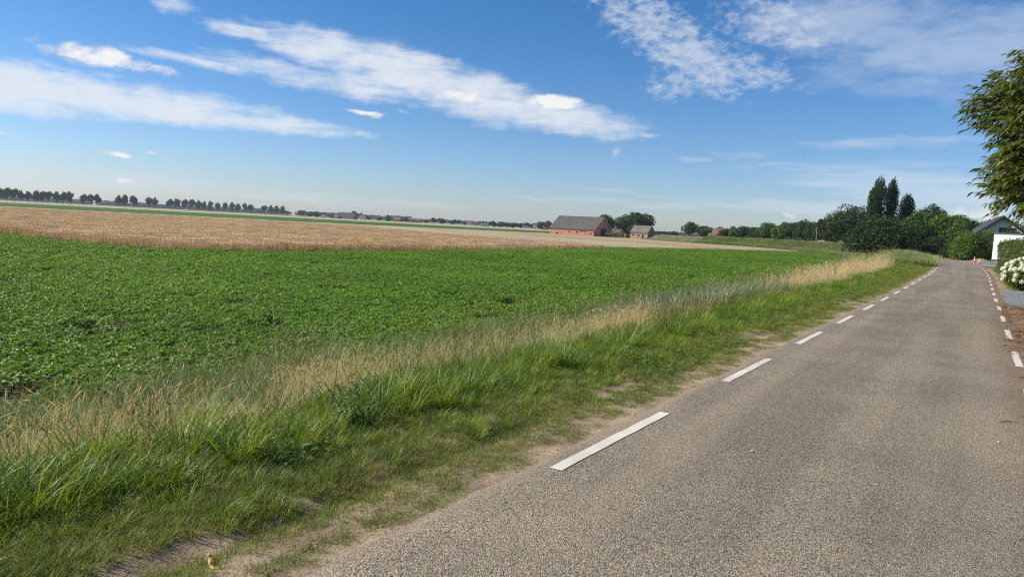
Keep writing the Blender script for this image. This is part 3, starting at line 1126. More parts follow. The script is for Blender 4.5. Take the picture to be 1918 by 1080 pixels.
def wheat_patch(seed):
    r = np.random.default_rng(seed)
    n = 150
    x, y = (r.random(n) - .5) * 1.15, (r.random(n) - .5) * 1.15
    H = 0.66 + 0.14 * r.random(n)
    ta = r.random(n) * 3.14
    le = 0.08 * r.standard_normal((n, 2))
    V, Qs, Qe = [], [], []
    for i in range(n):
        s = np.array([math.cos(ta[i]), math.sin(ta[i]), 0])
        b = np.array([x[i], y[i], 0])
        p = b + np.array([le[i, 0], le[i, 1], H[i]])
        k = len(V)
        V += [b - s * .010, b + s * .010, p + s * .007, p - s * .007]
        Qs.append((k, k + 1, k + 2, k + 3))
        dr = np.array([math.cos(ta[i] + 1.57), math.sin(ta[i] + 1.57), 0]) * 0.05
        tip = p + dr + np.array([0, 0, 0.05 + .05 * r.random()])
        m = p * .5 + tip * .5 + np.array([0, 0, .02])
        s2 = s * .018
        k = len(V)
        V += [p - s2 * .4, m - s2, tip, m + s2]
        Qe.append((k, k + 1, k + 2, k + 3))
        if i % 2 == 0:
            q0 = b * .5 + p * .5
            k = len(V)
            d2 = np.array([math.cos(ta[i] * 2), math.sin(ta[i] * 2), 0])
            V += [q0, q0 + d2 * .10 + np.array([0, 0, .08]), q0 + d2 * .20 + np.array([0, 0, .0]), q0 + d2 * .10 + np.array([0, 0, .055])]
            Qs.append((k, k + 1, k + 2, k + 3))
    V = np.array(V)
    return join([(V, [np.array(Qs)], 0), (np.zeros((0, 3)), [np.array(Qe) - len(V)], 1)], 'wheat_patch', [M['wheat_stem'], M['wheat']])


def in_view(x, y, m=0.06):
    b = np.asarray(x) / np.maximum(np.asarray(y), 0.1)
    return (np.asarray(y) > 1.2) & (b > -0.76 - m - 0.8 / np.maximum(y, 1)) & (b < 0.76 + m + 0.8 / np.maximum(y, 1))


# ------------------------------------------------------------------ crops
def bean_crop():
    az = R(32.8)
    ux, uy = math.sin(az), math.cos(az)          # along the rows
    vx, vy = -math.cos(az), math.sin(az)         # across, to the left
    P = []
    near = []
    a = np.arange(-40, 200, 0.15)
    v0 = np.arange(5, 110, 0.44)
    A, Vv = np.meshgrid(a, v0)
    A = A + (rng.random(A.shape) - .5) * .16
    Vv = Vv + (rng.random(A.shape) - .5) * .15
    x = 1.59 + ux * A + vx * Vv
    y = 4.11 + uy * A + vy * Vv
    x, y, Vv, A = x.ravel(), y.ravel(), Vv.ravel(), A.ravel()
    keep = inside(BEAN, x, y) & in_view(x, y)
    # thinner with distance, each plant then a little larger
    dist = np.hypot(x, y)
    dens = np.clip(26.0 / np.maximum(dist, 1), 0.28, 1.0)
    keep &= rng.random(len(x)) < dens
    # missed plants: gaps that follow the rows
    gap = fbm(A * 0.55, Vv / 0.44 * 0.6, 55, 3)
    keep &= gap < 0.685
    x, y, dens, A, Vv = x[keep], y[keep], dens[keep], A[keep], Vv[keep]
    n = len(x)
    vig = 0.82 + 0.36 * fbm(x * 0.12, y * 0.12, 66, 3)
    scl = vig * (0.88 + .3 * rng.random(n)) * np.minimum(dens ** -0.35, 1.55)
    z = np.full(n, -1.245) + 0.05 * (fbm(x * .3, y * .3, 12) - .5)
    rot = np.stack([(rng.random(n) - .5) * .2, (rng.random(n) - .5) * .2, rng.random(n) * 6.283], -1)
    print('beans', n)
    scatter_obj('bean_crop', np.stack([x, y, z], -1), rot, scl, rng.integers(0, 6, n), [bean_plant(100 + i) for i in range(6)],
                'dense low green bean crop filling the field beside the lane', 'crop')


bean_crop()


def wheat_crop():
    st = 0.95
    X, Y = np.meshgrid(np.arange(-165, 20, st), np.arange(40, 196, st))
    x = X.ravel() + (rng.random(X.size) - .5) * .35
    y = Y.ravel() + (rng.random(X.size) - .5) * .35
    k = inside(WHEAT, x, y) & in_view(x, y, .05)
    x, y = x[k], y[k]
    n = len(x)
    scl = 1.0 + .10 * (fbm(x * .08, y * .08, 5) - .5) + .05 * (rng.random(n) - .5)
    # tramlines left by the sprayer
    print('wheat', n)
    rot = np.stack([np.zeros(n), np.zeros(n), rng.random(n) * 6.283], -1)
    scatter_obj('wheat_crop', np.stack([x, y, np.full(n, -1.235)], -1), rot, scl, rng.integers(0, 6, n), [wheat_patch(200 + i) for i in range(6)],
                'ripe tan wheat standing behind the green bean crop', 'crop')


wheat_crop()


def strip_crop():
    """far green strip: a low crop with an uneven top"""
    xs = np.linspace(-470, 30, 260)
    ys = np.linspace(0, 1, 16)
    X, T = np.meshgrid(xs, ys, indexing='ij')
    y0 = np.interp(X, [-470, -220, -100, -16, 30], [290, 300, 300, 345, 400])
    y1 = np.interp(X, [-470, -220, -100, -16, 30], [455, 470, 460, 440, 430])
    Y = y0 + (y1 - y0) * T
    Z = -1.25 + 0.75 * np.minimum(1, np.minimum(T, 1 - T) * 40) * (0.75 + 0.5 * fbm(X * .4, Y * .4, 9))
    V = np.stack([X, Y, Z], -1).reshape(-1, 3)
    ns, nd = X.shape
    i = np.arange(ns - 1)[:, None] * nd + np.arange(nd - 1)[None, :]
    q = np.stack([i, i + 1, i + nd + 1, i + nd], -1).reshape(-1, 4)[:, ::-1]
    o = link('green_crop_strip', mesh_np('green_crop_strip', V, [q], M['strip']))
    tag(o, 'far dark green strip of crop beyond the wheat', 'crop', None, 'stuff')


strip_crop()


# ------------------------------------------------------------------ verge grass
def sample_verge(n, s0, s1, e0, e1, fall=9.0):
    """points on the left verge, thinning with distance from the camera"""
    u = rng.random(n)
    # pdf ~ 1/(fall + s - s0)
    s = s0 + fall * ((1 + (s1 - s0) / fall) ** u - 1)
    e = e0 + (e1 - e0) * rng.random(n)
    return s, e


def put(name, s, e, variants, label, cat, base=1.0, jit=.35, grow=0.012, tilt=.25, extra=None):
    d = -EDGE - e
    x, y = lane(s, d)
    k = in_view(x, y, .10)
    s, e, d, x, y = s[k], e[k], d[k], x[k], y[k]
    n = len(s)
    z = terrain_z(s, d)
    scl = base * (1 - jit / 2 + jit * rng.random(n)) * (1 + grow * np.maximum(s - 6, 0))
    if extra is not None:
        scl = scl * extra(s, e)
    rot = np.stack([(rng.random(n) - .5) * tilt, (rng.random(n) - .5) * tilt, rng.random(n) * 6.283], -1)
    print(name, n)
    scatter_obj(name, np.stack([x, y, z], -1), rot, scl, rng.integers(0, len(variants), n), variants, label, cat)


# 1 short trampled grass next to the tarmac
s, e = sample_verge(95000, -7, 150, 0.0, 2.3, 6.0)
bare = smooth_noise_patch(s, e)
k = (rng.random(len(s)) > bare * 0.97) & (rng.random(len(s)) < 1.25 - 0.35 * e)
put('short_grass', s[k], e[k], [tuft('short_tuft', M['grass_short'], 300 + i, 26, .07, .035, .10, .0042, .9, .7, 2) for i in range(5)],
    'short trampled olive grass along the edge of the tarmac', 'grass', 1.0, .6, .02, .3, lambda s, e: 0.6 + 0.5 * sstep(0.1, 1.2, e))
# 2 lush green grass
s, e = sample_verge(34000, -7, 150, 0.7, 4.2, 7.0)
mid = np.exp(-((e - 2.0 + .22 * (1 - sstep(0, 8, s))) / (0.85 + .4 * vnoise(s * .4, s * 0, 61))) ** 2)
k = rng.random(len(s)) < mid * 1.1 * (0.18 + .82 * sstep(.36, .52, fbm(s * 1.7, e * 2.0, 62)))
put('lush_grass', s[k], e[k], [tuft('lush_tuft', M['grass_lush'], 320 + i, 40, .085, .09, .25, .0056, .75, 1.1, 3) for i in range(6)],
    'lush bright green grass between the worn edge and the dry band', 'grass', 1.0, .8, .012, .35,
    lambda s, e: (0.48 + 0.56 * sstep(0.8, 2.0, e)) * (.55 + 1.0 * fbm(s * 1.1, e * 1.3, 63)))
# 2b coarse dark clumps that stand above the rest
s, e = sample_verge(260, -4, 40, 1.5, 3.0, 7.0)
k = fbm(s * .9, e * 1.1, 64) > .50
put('coarse_grass', s[k], e[k], [tuft('coarse_tuft', M['grass_lush'], 330 + i, 60, .12, .22, .50, .0095, .55, 1.0, 4) for i in range(4)],
    'coarse broad-bladed grass clumps standing above the near verge', 'grass', .95, .6, .004, .3)
# 3 dry straw band: patchy, leaning
s, e = sample_verge(30000, -7, 110, 2.3, 6.4, 8.0)
far_ = sstep(20, 34, s)
band = np.exp(-((e - 3.7 - .7 * (vnoise(s * .17, s * 0, 71) - .5)) / 0.85) ** 2)
pat = sstep(.42, .55, fbm(s * .42, e * .75, 72))
band = band * (0.05 + 0.72 * pat * (1 - far_) + 0.75 * far_)
band = band * (1 - .93 * sstep(46, 60, s))
band = band * (1 - 0.70 * sstep(12, 14, s) * (1 - sstep(21, 24, s)))
k = rng.random(len(s)) < band
put('dry_grass', s[k], e[k], [tuft('dry_tuft', M['straw'], 340 + i, 22, .15, .22, .60, .0040, 1.1, .9, 3,
                                   heads=(M['straw'], 6, .14, .40, .80, .0016, .0065, .13, .45)) for i in range(6)],
    'tall dry straw-coloured grass in a band along the ditch side', 'grass', .9, .7, .009, .5, lambda s, e: .70 + .32 * sstep(10, 34, s))
# 3b matted straw lying flat under it
s, e = sample_verge(24000, -7, 60, 2.4, 5.6, 8.0)
k = rng.random(len(s)) < 1.0 * sstep(.43, .55, fbm(s * .42, e * .75, 72)) * np.exp(-((e - 3.6) / .8) ** 2)
put('matted_straw', s[k], e[k], [tuft('mat_tuft', M['straw'], 360 + i, 34, .18, .18, .45, .0040, 1.55, .35, 2) for i in range(4)],
    'flattened mat of bleached straw among the green grass', 'grass', 1.0, .6, .012, .35)
# 4 tall green grass over the slope and at its foot
s, e = sample_verge(42000, -8, 110, 2.5, 8.6, 9.0)
k = rng.random(len(s)) < (0.55 * sstep(2.5, 3.4, e) * (1 - .78 * sstep(.42, .53, fbm(s * .42, e * .75, 72))) + 0.45 * sstep(4.2, 5.2, e)) * (1 - sstep(7.4, 8.6, e)) * (0.35 + .65 * sstep(.3, .5, fbm(s * .3, e * .5, 81)))
k &= rng.random(len(s)) > 0.75 * sstep(24, 36, s) * (1 - sstep(46, 58, s)) * (e < 5)
put('tall_grass', s[k], e[k], [tuft('tall_tuft', M['grass_tall'], 380 + i, 30, .15, .22, .60, .0070, .60, 1.1, 3,
                                    heads=(M['stem'], 2, .12, .45, .75, .0014, .005, .12, .35) if i == 0 else None) for i in range(7)],
    'tall greyish green grass at the foot of the bank beside the beans', 'grass', 1.0, .7, .010, .4)
# 5 reeds: a bluish stand part-way along
s = 12.5 + 11.5 * rng.random(1900)
e = 3.3 + 2.6 * rng.random(1900)
k = rng.random(1900) < np.exp(-((s - 18.0) / 4.4) ** 2)
put('reeds', s[k], e[k], [tuft('reed_tuft', M['reed'], 400 + i, 18, .16, .55, 1.0, .016, .4, .95, 4) for i in range(4)],
    'stand of bluish green reeds in the verge beside the dry grass', 'reeds', .95, .6, .0, .3)


# 6 brown-headed stems among the near grass
def plantain(seed):
    r = np.random.default_rng(seed)
    hv, hq = seed_heads(7, .10, .24, .46, .0014, .0055, .035, .25, r)
    V, q, t = blades(12, .08, .12, .24, .011, .5, .9, 3, r)
    return join([(V, [q, t], 0), (hv, [hq], 1)], 'plantain', [M['grass_lush'], M['brownhead']])


s, e = sample_verge(320, -5, 22, 1.7, 3.0, 8)
k = fbm(s * .5, e * .8, 91) > .5
put('plantain_stems', s[k], e[k], [plantain(420 + i) for i in range(4)], 'thin stems with small brown heads above the near green grass', 'weeds', 1.0, .5, 0, .2)


# 7 broad-leaved low weeds
def rosette(seed, L=.045, W=.025, n=11):
    r = np.random.default_rng(seed)
    a = r.random(n) * 6.283
    b = np.stack([.03 * np.cos(a), .03 * np.sin(a), .015 + .07 * r.random(n)], -1)
    V, t3, t4 = place_leaves(b, a, .15 + .7 * r.random(n), (r.random(n) - .5) * .8, .6 + .8 * r.random(n), leaf_shape(L, W, .25, .45))
    return join([(V, [t3, t4], 0)], 'rosette', [M['weed']])


s, e = sample_verge(4200, -6, 45, 0.4, 3.0, 7)
k = (fbm(s * .6, e * 1.2, 95) > .54)
put('low_weeds', s[k], e[k], [rosette(440 + i) for i in range(5)], 'low broad-leaved weeds scattered through the verge grass', 'weeds', 1.0, .9, .0, .4)

# 7b grit and clods along the worn edge
def grit(seed):
    r = np.random.default_rng(seed)
    mb = MB()
    for i in range(14):
        x, y, q = (r.random() - .5) * .3, (r.random() - .5) * .3, .0025 + .006 * r.random() ** 3
        mb.lathe([(q * .3, 0), (q, q * .25), (q * .85, q * .7), (q * .25, q)], 6, (x, y, -.002))
    return mb.mesh('grit', M['clod'])


s, e = sample_verge(420, -5, 30, -.05, .9, 6)
put('grit', s, e, [grit(520 + i) for i in range(4)], 'small stones and clods along the worn tarmac edge', 'gravel', 1.0, .9, .0, .1)

# 8 rough grass on the far part of the dyke, both shoulders
n = 16000
s = 60 + 250 * rng.random(n) ** 1.3
e = 0.3 + 9 * rng.random(n)
k = (rng.random(n) < .8)
put('dyke_grass', s[k], e[k], [tuft('dyke_tuft', M['dyke'], 460 + i, 26, .45, .25, .7, .030, .7, .8, 2) for i in range(4)],
    'rough green grass covering the far slope of the dyke', 'grass', 1.0, .7, .003, .4)


# 9 taller grass on the far headland of the bean field
n = 1500
t_ = rng.random(n)
x = np.interp(t_, [0, .45, 1], [14, 40, 66]) + rng.standard_normal(n) * .9
y = np.interp(t_, [0, .45, 1], [106, 137, 160]) + rng.standard_normal(n) * .9
scatter_obj('headland_grass', np.stack([x, y, np.full(n, -1.25)], -1), np.stack([np.zeros(n), np.zeros(n), rng.random(n) * 6.28], -1), .8 + .5 * rng.random(n), rng.integers(0, 4, n),
            [tuft('headland_tuft', M['grass_tall'], 465 + i, 26, .45, .35, .8, .030, .6, .8, 2) for i in range(4)], 'strip of taller rough grass between the beans and stubble', 'grass')


# ------------------------------------------------------------------ right-hand side of the lane
def right_scatter(name, s, er, variants, label, cat, base, jit):
    d = EDGE + er
    x, y = lane(s, d)
    k = in_view(x, y, .08)
    s, d, x, y = s[k], d[k], x[k], y[k]
    n = len(s)
    rot = np.stack([(rng.random(n) - .5) * .3, (rng.random(n) - .5) * .3, rng.random(n) * 6.283], -1)
    scatter_obj(name, np.stack([x, y, np.maximum(terrain_z(s, d), np.where(er[k] < 0, road_z(s, d), -9)) + .004], -1), rot, base * (1 - jit / 2 + jit * rng.random(n)), rng.integers(0, len(variants), n), variants, label, cat)


def on_gravel(s, er):
    a = (s > 22) & (s < 34) & (er > 0.15 + .25 * vnoise(s * .8, s * 0, 4))
    b = (s > 67) & (s < 92) & (er > -0.2)
    return a | b


n = 14000
s = 4 + 110 * rng.random(n) ** 1.5
er = 0.25 + 4.5 * rng.random(n)
k = (~on_gravel(s, er)) & (rng.random(n) < sstep(.2, .9, er + .5 * (vnoise(s * .5, er, 6) - .5)))
right_scatter('right_verge_grass', s[k], er[k], [tuft('edge_tuft', M['grass_lush'], 480 + i, 26, .10, .05, .15, .006, .8, .8, 2) for i in range(4)],
              'green grass strip on the house side of the lane', 'grass', 1.2, .6)


def crumb(seed):
    r = np.random.default_rng(seed)
    m = 9
    b = np.stack([(r.random(m) - .5) * .3, (r.random(m) - .5) * .3, .004 + .012 * r.random(m)], -1)
    V, t3, t4 = place_leaves(b, r.random(m) * 6.283, (r.random(m) - .5) * .5, (r.random(m) - .5) * .8, .6 + .8 * r.random(m), leaf_shape(.05, .022, .3, .2, 'lance'))
    return join([(V, [t3, t4], 0)], 'litter', [M['litter']])


n = 2000
s = 2 + 22 * rng.random(n)
er = 0.85 - .95 * rng.random(n) ** 3.2
right_scatter('leaf_litter', s, er, [crumb(500 + i) for i in range(4)], 'brown fallen leaves strewn along the right edge of the lane', 'leaf litter', 1.0, .6)


def patch(name, s0, s1, e0, e1, label):
    sv_ = np.linspace(s0, s1, 40)
    lo = EDGE + e0 + .25 * (fbm(sv_ * .9, sv_ * 0, 33) - .5) + 0.6 * (np.abs(np.linspace(-1, 1, 40)) ** 6)
    D = lo[:, None] + (EDGE + e1 - lo)[:, None] * np.linspace(0, 1, 12)[None]
    S = np.repeat(sv_[:, None], 12, 1)
    X, Y = lane(S, D)
    Z = np.maximum(terrain_z(S, D), lane_z(S) - .01) + 0.012
    V = np.stack([X, Y, Z], -1).reshape(-1, 3)
    i = np.arange(39)[:, None] * 12 + np.arange(11)[None, :]
    q = np.stack([i, i + 1, i + 13, i + 12], -1).reshape(-1, 4)[:, ::-1]
    tag(link(name, mesh_np(name, V, [q], M['gravel'], True)), label, None, None, 'structure')


patch('gravel_path', 22, 34, .15, 6.0, 'grey gravel pull-in beside the hydrangea')
patch('gravel_driveway', 67, 92, .1, 14.0, 'dark grey gravel drive in front of the white wall')


# ------------------------------------------------------------------ trees and shrubs
def leaf_cloud(lobes, n, size, r, shell=.62, flat=.35):
    """leaf-sized faces through the outer volume of a set of lobes (cx, cy, cz, rx, ry, rz)"""
    lobes = np.asarray(lobes, float)
    w = (lobes[:, 3] * lobes[:, 4] + lobes[:, 4] * lobes[:, 5] + lobes[:, 3] * lobes[:, 5])
    li = r.choice(len(lobes), n, p=w / w.sum())
    L = lobes[li]
    d = r.standard_normal((n, 3))
    d /= np.linalg.norm(d, axis=1)[:, None]
    rad = shell + (1.06 - shell) * r.random(n) ** .6
    rad = rad * (0.86 + 0.28 * vnoise(d[:, 0] * 3 + li * 7.1 + 50, d[:, 2] * 3 + d[:, 1] * 2 + 50, 5))
    c = L[:, :3] + d * L[:, 3:] * rad[:, None]
    c = c[c[:, 2] > 0.02]
    d = d[:len(c)]
    n = len(c)
    nrm = d * (1 - flat) + np.array([0, 0, 1.0]) * flat + 0.75 * r.standard_normal((n, 3))
    nrm /= np.linalg.norm(nrm, axis=1)[:, None]
    t = np.cross(nrm, r.standard_normal((n, 3)))
    t /= np.linalg.norm(t, axis=1)[:, None] + 1e-9
    b = np.cross(nrm, t)
    sz = size * (0.6 + 0.8 * r.random(n))[:, None]
    V = np.stack([c - t * sz * .6, c - b * sz * .32 + t * sz * .05, c + t * sz * .6, c + b * sz * .32 - t * sz * .05], 1).reshape(-1, 3)
    return V, (np.arange(n)[:, None] * 4 + np.arange(4)[None])


def blob_lobes(r, n, rx, ry, z0, z1, fr=.45, top=.75):
    """lobes that fill a rounded crown between z0 and z1"""
    out = []
    zc, hz = (z0 + z1) / 2, (z1 - z0) / 2
    for i in range(n):
        while True:
            p = r.uniform(-1, 1, 3)
            if np.dot(p, p) < 1:
                break
        p = p / max(np.linalg.norm(p), .35) * (0.45 + .25 * r.random())
        q = fr * (0.75 + .5 * r.random())
        out.append((p[0] * rx, p[1] * ry, zc + p[2] * hz, q * rx, q * ry, q * hz))
    out.append((0, 0, zc, .6 * rx, .6 * ry, .62 * hz))
    return out


def trunk_mb(h, rad, r, limbs=5, spread=1.0, lean=.03):
    mb = MB()
    pts = [(0, 0, -.15)]
    for k in range(1, 5):
        pts.append((lean * h * k / 4 * (r.random() - .5) * 2, lean * h * k / 4 * (r.random() - .5) * 2, h * k / 4))
    mb.tube(pts, [rad * 1.25, rad, rad * .85, rad * .65, rad * .4], 8)
    for i in range(limbs):
        a = i * 6.283 / limbs + r.random()
        z = h * (.45 + .4 * r.random())
        q = spread * (.5 + .5 * r.random())
        mb.tube([(0, 0, z), (math.cos(a) * q * .5, math.sin(a) * q * .5, z + q * .45), (math.cos(a) * q, math.sin(a) * q, z + q * 1.0)], [rad * .45, rad * .3, rad * .12], 6)
    return mb


class TreeKind:
    def __init__(self, trunk, crown, trunk_name='trunk', crown_name='crown'):
        self.tm, self.cm, self.tn, self.cn = trunk, crown, trunk_name, crown_name


def round_kind(seed, mat, n=1500, size=.09, z0=.25, lobes=11, trunk_h=.6, trad=.03, rx=.5):
    """unit tree: height 1, crown width 1"""
    r = np.random.default_rng(seed)
    V, q = leaf_cloud(blob_lobes(r, lobes, rx, rx, z0, 1.0), n, size, r)
    return TreeKind(trunk_mb(trunk_h, trad, r, 5, .3).mesh('trunk', M['bark'], True), mesh_np('crown', V, [q], mat))


def column_kind(seed, mat, n=2600, size=.045):
    """slim upright crown, width 1: steep plumes packed round the stem"""
    r = np.random.default_rng(seed)
    lob = []
    for k in range(60):
        t = (k + .5) / 60
        w = .46 * min(1, (t / .12) ** .6) * min(1, ((1.03 - t) / .20) ** .7) * (.85 + .3 * r.random())
        a = k * 2.399 + r.random()
        lob.append((math.cos(a) * w * .52, math.sin(a) * w * .52, .05 + .90 * t, w * .40 + .04, w * .40 + .04, .055 + .02 * r.random()))
    V, q = leaf_cloud(lob, n, size, r, .45, .0)
    V[:, 0] *= 1.0
    return TreeKind(trunk_mb(.7, .03, r, 4, .12).mesh('trunk', M['bark'], True), mesh_np('crown', V, [q], mat))


def spruce_kind(seed, mat, n=2600, size=.075):
    r = np.random.default_rng(seed)
    lob = []
    for k in range(9):
        t = k / 9
        w = .5 * (1 - t) ** .8 + .04
        for j in range(6):
            a = j * 1.047 + k * .5 + r.random() * .4
            lob.append((math.cos(a) * w * .62, math.sin(a) * w * .62, .10 + .86 * t - .02, w * .42, w * .42, .035))
    V, q = leaf_cloud(lob, n, size, r, .2, .6)
    return TreeKind(trunk_mb(.9, .025, r, 0).mesh('trunk', M['bark'], True), mesh_np('crown', V, [q], mat))


def bush_kind(seed, mat, n=3500, size=.07, lobes=16, name='foliage'):
    """low shrub: foliage down to the ground, height 1, width 1"""
    r = np.random.default_rng(seed)
    lob = []
    for i in range(lobes):
        a = r.random() * 6.283
        q = .34 * math.sqrt(r.random())
        z = .12 + .62 * r.random() * (1 - (q / .42) ** 2)
        lob.append((math.cos(a) * q, math.sin(a) * q, z, .2, .2, .2 + .06 * r.random()))
    lob += [(0, 0, .4, .36, .36, .42), (0, 0, .15, .42, .42, .22)]
    V, q = leaf_cloud(lob, n, size, r, .7, .2)
    mb = MB()
    for i in range(5):
        a = i * 1.257
        mb.tube([(0.03 * math.cos(a), .03 * math.sin(a), -.03), (.15 * math.cos(a), .15 * math.sin(a), .3), (.25 * math.cos(a), .25 * math.sin(a), .6)], [.018, .012, .005], 6)
    return TreeKind(mb.mesh('stems', M['bark'], True), mesh_np(name, V, [q], mat), 'stems', name)


def plant(kind, name, x, y, z, h, w, label, cat='tree', group=None, rz=None):
    o = empty(name, (x, y, z), random.random() * 6.283 if rz is None else rz)
    t = link(kind.tn, kind.tm, o)
    c = link(kind.cn, kind.cm, o)
    for q in (t, c):
        q.scale = (w, w, h)
    tag(o, label, cat, group)
    return o


def ordinal(i):
    names = ['first', 'second', 'third', 'fourth', 'fifth', 'sixth', 'seventh', 'eighth', 'ninth', 'tenth', 'eleventh', 'twelfth', 'thirteenth', 'fourteenth', 'fifteenth', 'sixteenth', 'seventeenth', 'eighteenth',
             'nineteenth', 'twentieth', 'twenty-first', 'twenty-second', 'twenty-third', 'twenty-fourth', 'twenty-fifth', 'twenty-sixth', 'twenty-seventh', 'twenty-eighth', 'twenty-ninth', 'thirtieth',
             'thirty-first', 'thirty-second', 'thirty-third', 'thirty-fourth', 'thirty-fifth', 'thirty-sixth', 'thirty-seventh', 'thirty-eighth']
    return names[i]


AV = [round_kind(600 + i, M['crown_far'], 620, .16, .27, 8, .55, .018) for i in range(5)]
avenue = [(-594,820,14.6,9.9),(-591,828,16.4,9.3),(-588,836,15.7,8.2),(-586,843,14.3,7.6),(-583,852,13.9,7.7),(-579,859,15.1,8.4),(-576,868,15.4,7.8),(-573,875,15.3,7.9),(-569,883,15.9,8.6),(-565,891,16.1,8.7),(-562,899,16.3,8.1),(-554,914,14.7,8.2),(-549,921,15.0,7.6),(-545,928,15.8,9.1),(-531,952,16.2,8.6),(-526,959,16.8,9.4),(-530,988,17.1,10.4),(-536,1041,16.6,10.2),(-539,1065,16.7,8.8),(-542,1118,17.0,10.9),(-537,1132,17.8,9.4),(-531,1144,18.1,9.5),(-526,1156,18.4,10.4),(-520,1168,17.4,9.7),(-515,1177,17.1,8.0),(-509,1189,17.0,8.9),(-502,1201,15.9,8.1),(-495,1213,16.7,8.2),(-488,1225,17.9,9.2),(-481,1236,16.8,9.3),(-475,1249,17.5,8.5),(-469,1262,16.8,9.5),(-455,1291,16.0,10.7),(-448,1304,17.2,8.8),(-442,1316,17.4,9.9),(-435,1329,16.7,11.0)]
for i, (x, y, h, w) in enumerate(avenue):
    plant(AV[i % 5], 'avenue_tree', x, y, -1.34, h, w * 1.12, ordinal(i) + ' tree from the left in the far avenue beyond the wheat', 'tree', 'avenue trees on the far left horizon')
MID = [(-404,1350,12.8,17.0),(-330,1150,9.1,14.4),(-317,1140,9.1,14.2),(-303,1120,8.7,12.2),(-291,1130,5.3,10.5),(-280,1120,4.6,10.4),(-263,1150,12.8,15.0),(-248,1120,9.8,11.2),(-233,1100,7.0,10.1),(-226,1100,5.7,8.4),(-219,1150,5.0,10.6),(-199,1150,6.9,10.5),(-178,1120,6.0,10.2),(-173,1130,6.8,12.0),(-145,1150,4.6,12.2),(-126,1100,9.3,9.2),(-113,1090,9.5,12.4),(-104,1150,6.7,12.2),(-106,1250,8.4,8.5),(-99,1250,8.8,9.4),(-85,1200,5.5,10.9)]
FARB = [round_kind(620 + i, M['crown_far'], 620, .16, .05, 8, .4, .02) for i in range(4)]
for i, (x, y, h, w) in enumerate(MID):
    plant(FARB[i % 4], 'farmstead_tree', x, y, -1.34, h, w, ordinal(i) + ' round tree from the left around the far farmsteads on the horizon', 'tree', 'trees around the far farmsteads')
plant(spruce_kind(630, M['crown_far'], 500, .2), 'pointed_tree', -204, 1140, -1.34, 10.8, 8.0, 'single pointed tree standing between far farmsteads on the horizon', 'tree')
CON = column_kind(631, M['crown_far'], 260, .12)
for i, (x, y, h, w) in enumerate([(-52,1000,7.5,3.0),(-49,1000,7.7,3.0),(-45,1000,7.9,3.8),(-41,1000,7.3,3.8),(-37,1000,7.5,3.8)]):
    plant(CON, 'slim_tree', x, y, -1.34, h, w, ordinal(i) + ' slim tree from the left in the short row near far white houses', 'tree', 'row of slim far trees')
for i, (x, y, h, w) in enumerate([(-28,900,8.0,10.8),(-18,900,7.2,10.2),(-10,890,6.9,10.0),(-2,900,7.7,10.2),(7,900,7.1,9.5),(15,900,7.6,9.5),(23,890,8.0,9.4),(31,860,10.8,11.6),(39,850,11.5,11.5)]):
    plant(FARB[(i + 1) % 4], 'belt_tree', x, y, -1.34, h, w * 1.15, ordinal(i) + ' tree from the left in the belt ending behind the brick barn', 'tree', 'tree belt left of the barn')
for i, (x, y, h, w) in enumerate([(96,480,5.1,7.0),(125,600,5.1,8),(134,620,5.0,9),(139,620,5.7,8)]):
    plant(FARB[i % 4], 'low_far_tree', x, y, -1.34, h, w, ordinal(i) + ' low tree from the left in the gap right of the ruined cottage', 'tree', 'low far trees right of the cottage')


def far_wood(name, x0, x1, y, h, label, seed):
    r = np.random.default_rng(seed)
    lob = []
    n = int(abs(x1 - x0) / 22) + 2
    for i in range(n):
        x = x0 + (x1 - x0) * (i + r.random()) / n
        hh = h * (.75 + .4 * r.random())
        lob.append((x, y + (r.random() - .5) * 60, hh * .42, 20 + 10 * r.random(), 18, hh * .55))
    V, q = leaf_cloud(lob, n * 420, 4.2, r, .55, .2)
    V[:, 2] -= 1.3
    tag(link(name, mesh_np(name, V, [q], M['crown_far'])), label, 'wood', None, 'stuff')


far_wood('far_wood', -1450, -620, 1950, 12.0, 'distant bluish wood behind the left avenue', 1)
far_wood('far_wood', -640, -300, 2100, 13.0, 'distant bluish wood behind the farm with the big dark roof', 2)
far_wood('far_wood', -320, -60, 2200, 10.0, 'distant low wood on the skyline left of the white houses', 3)
far_wood('far_wood', -60, 320, 2000, 9.0, 'distant low wood behind the tree belt and brick barn', 4)
far_wood('far_wood', 330, 900, 1700, 7.0, 'distant low wood right of the ruined cottage', 5)


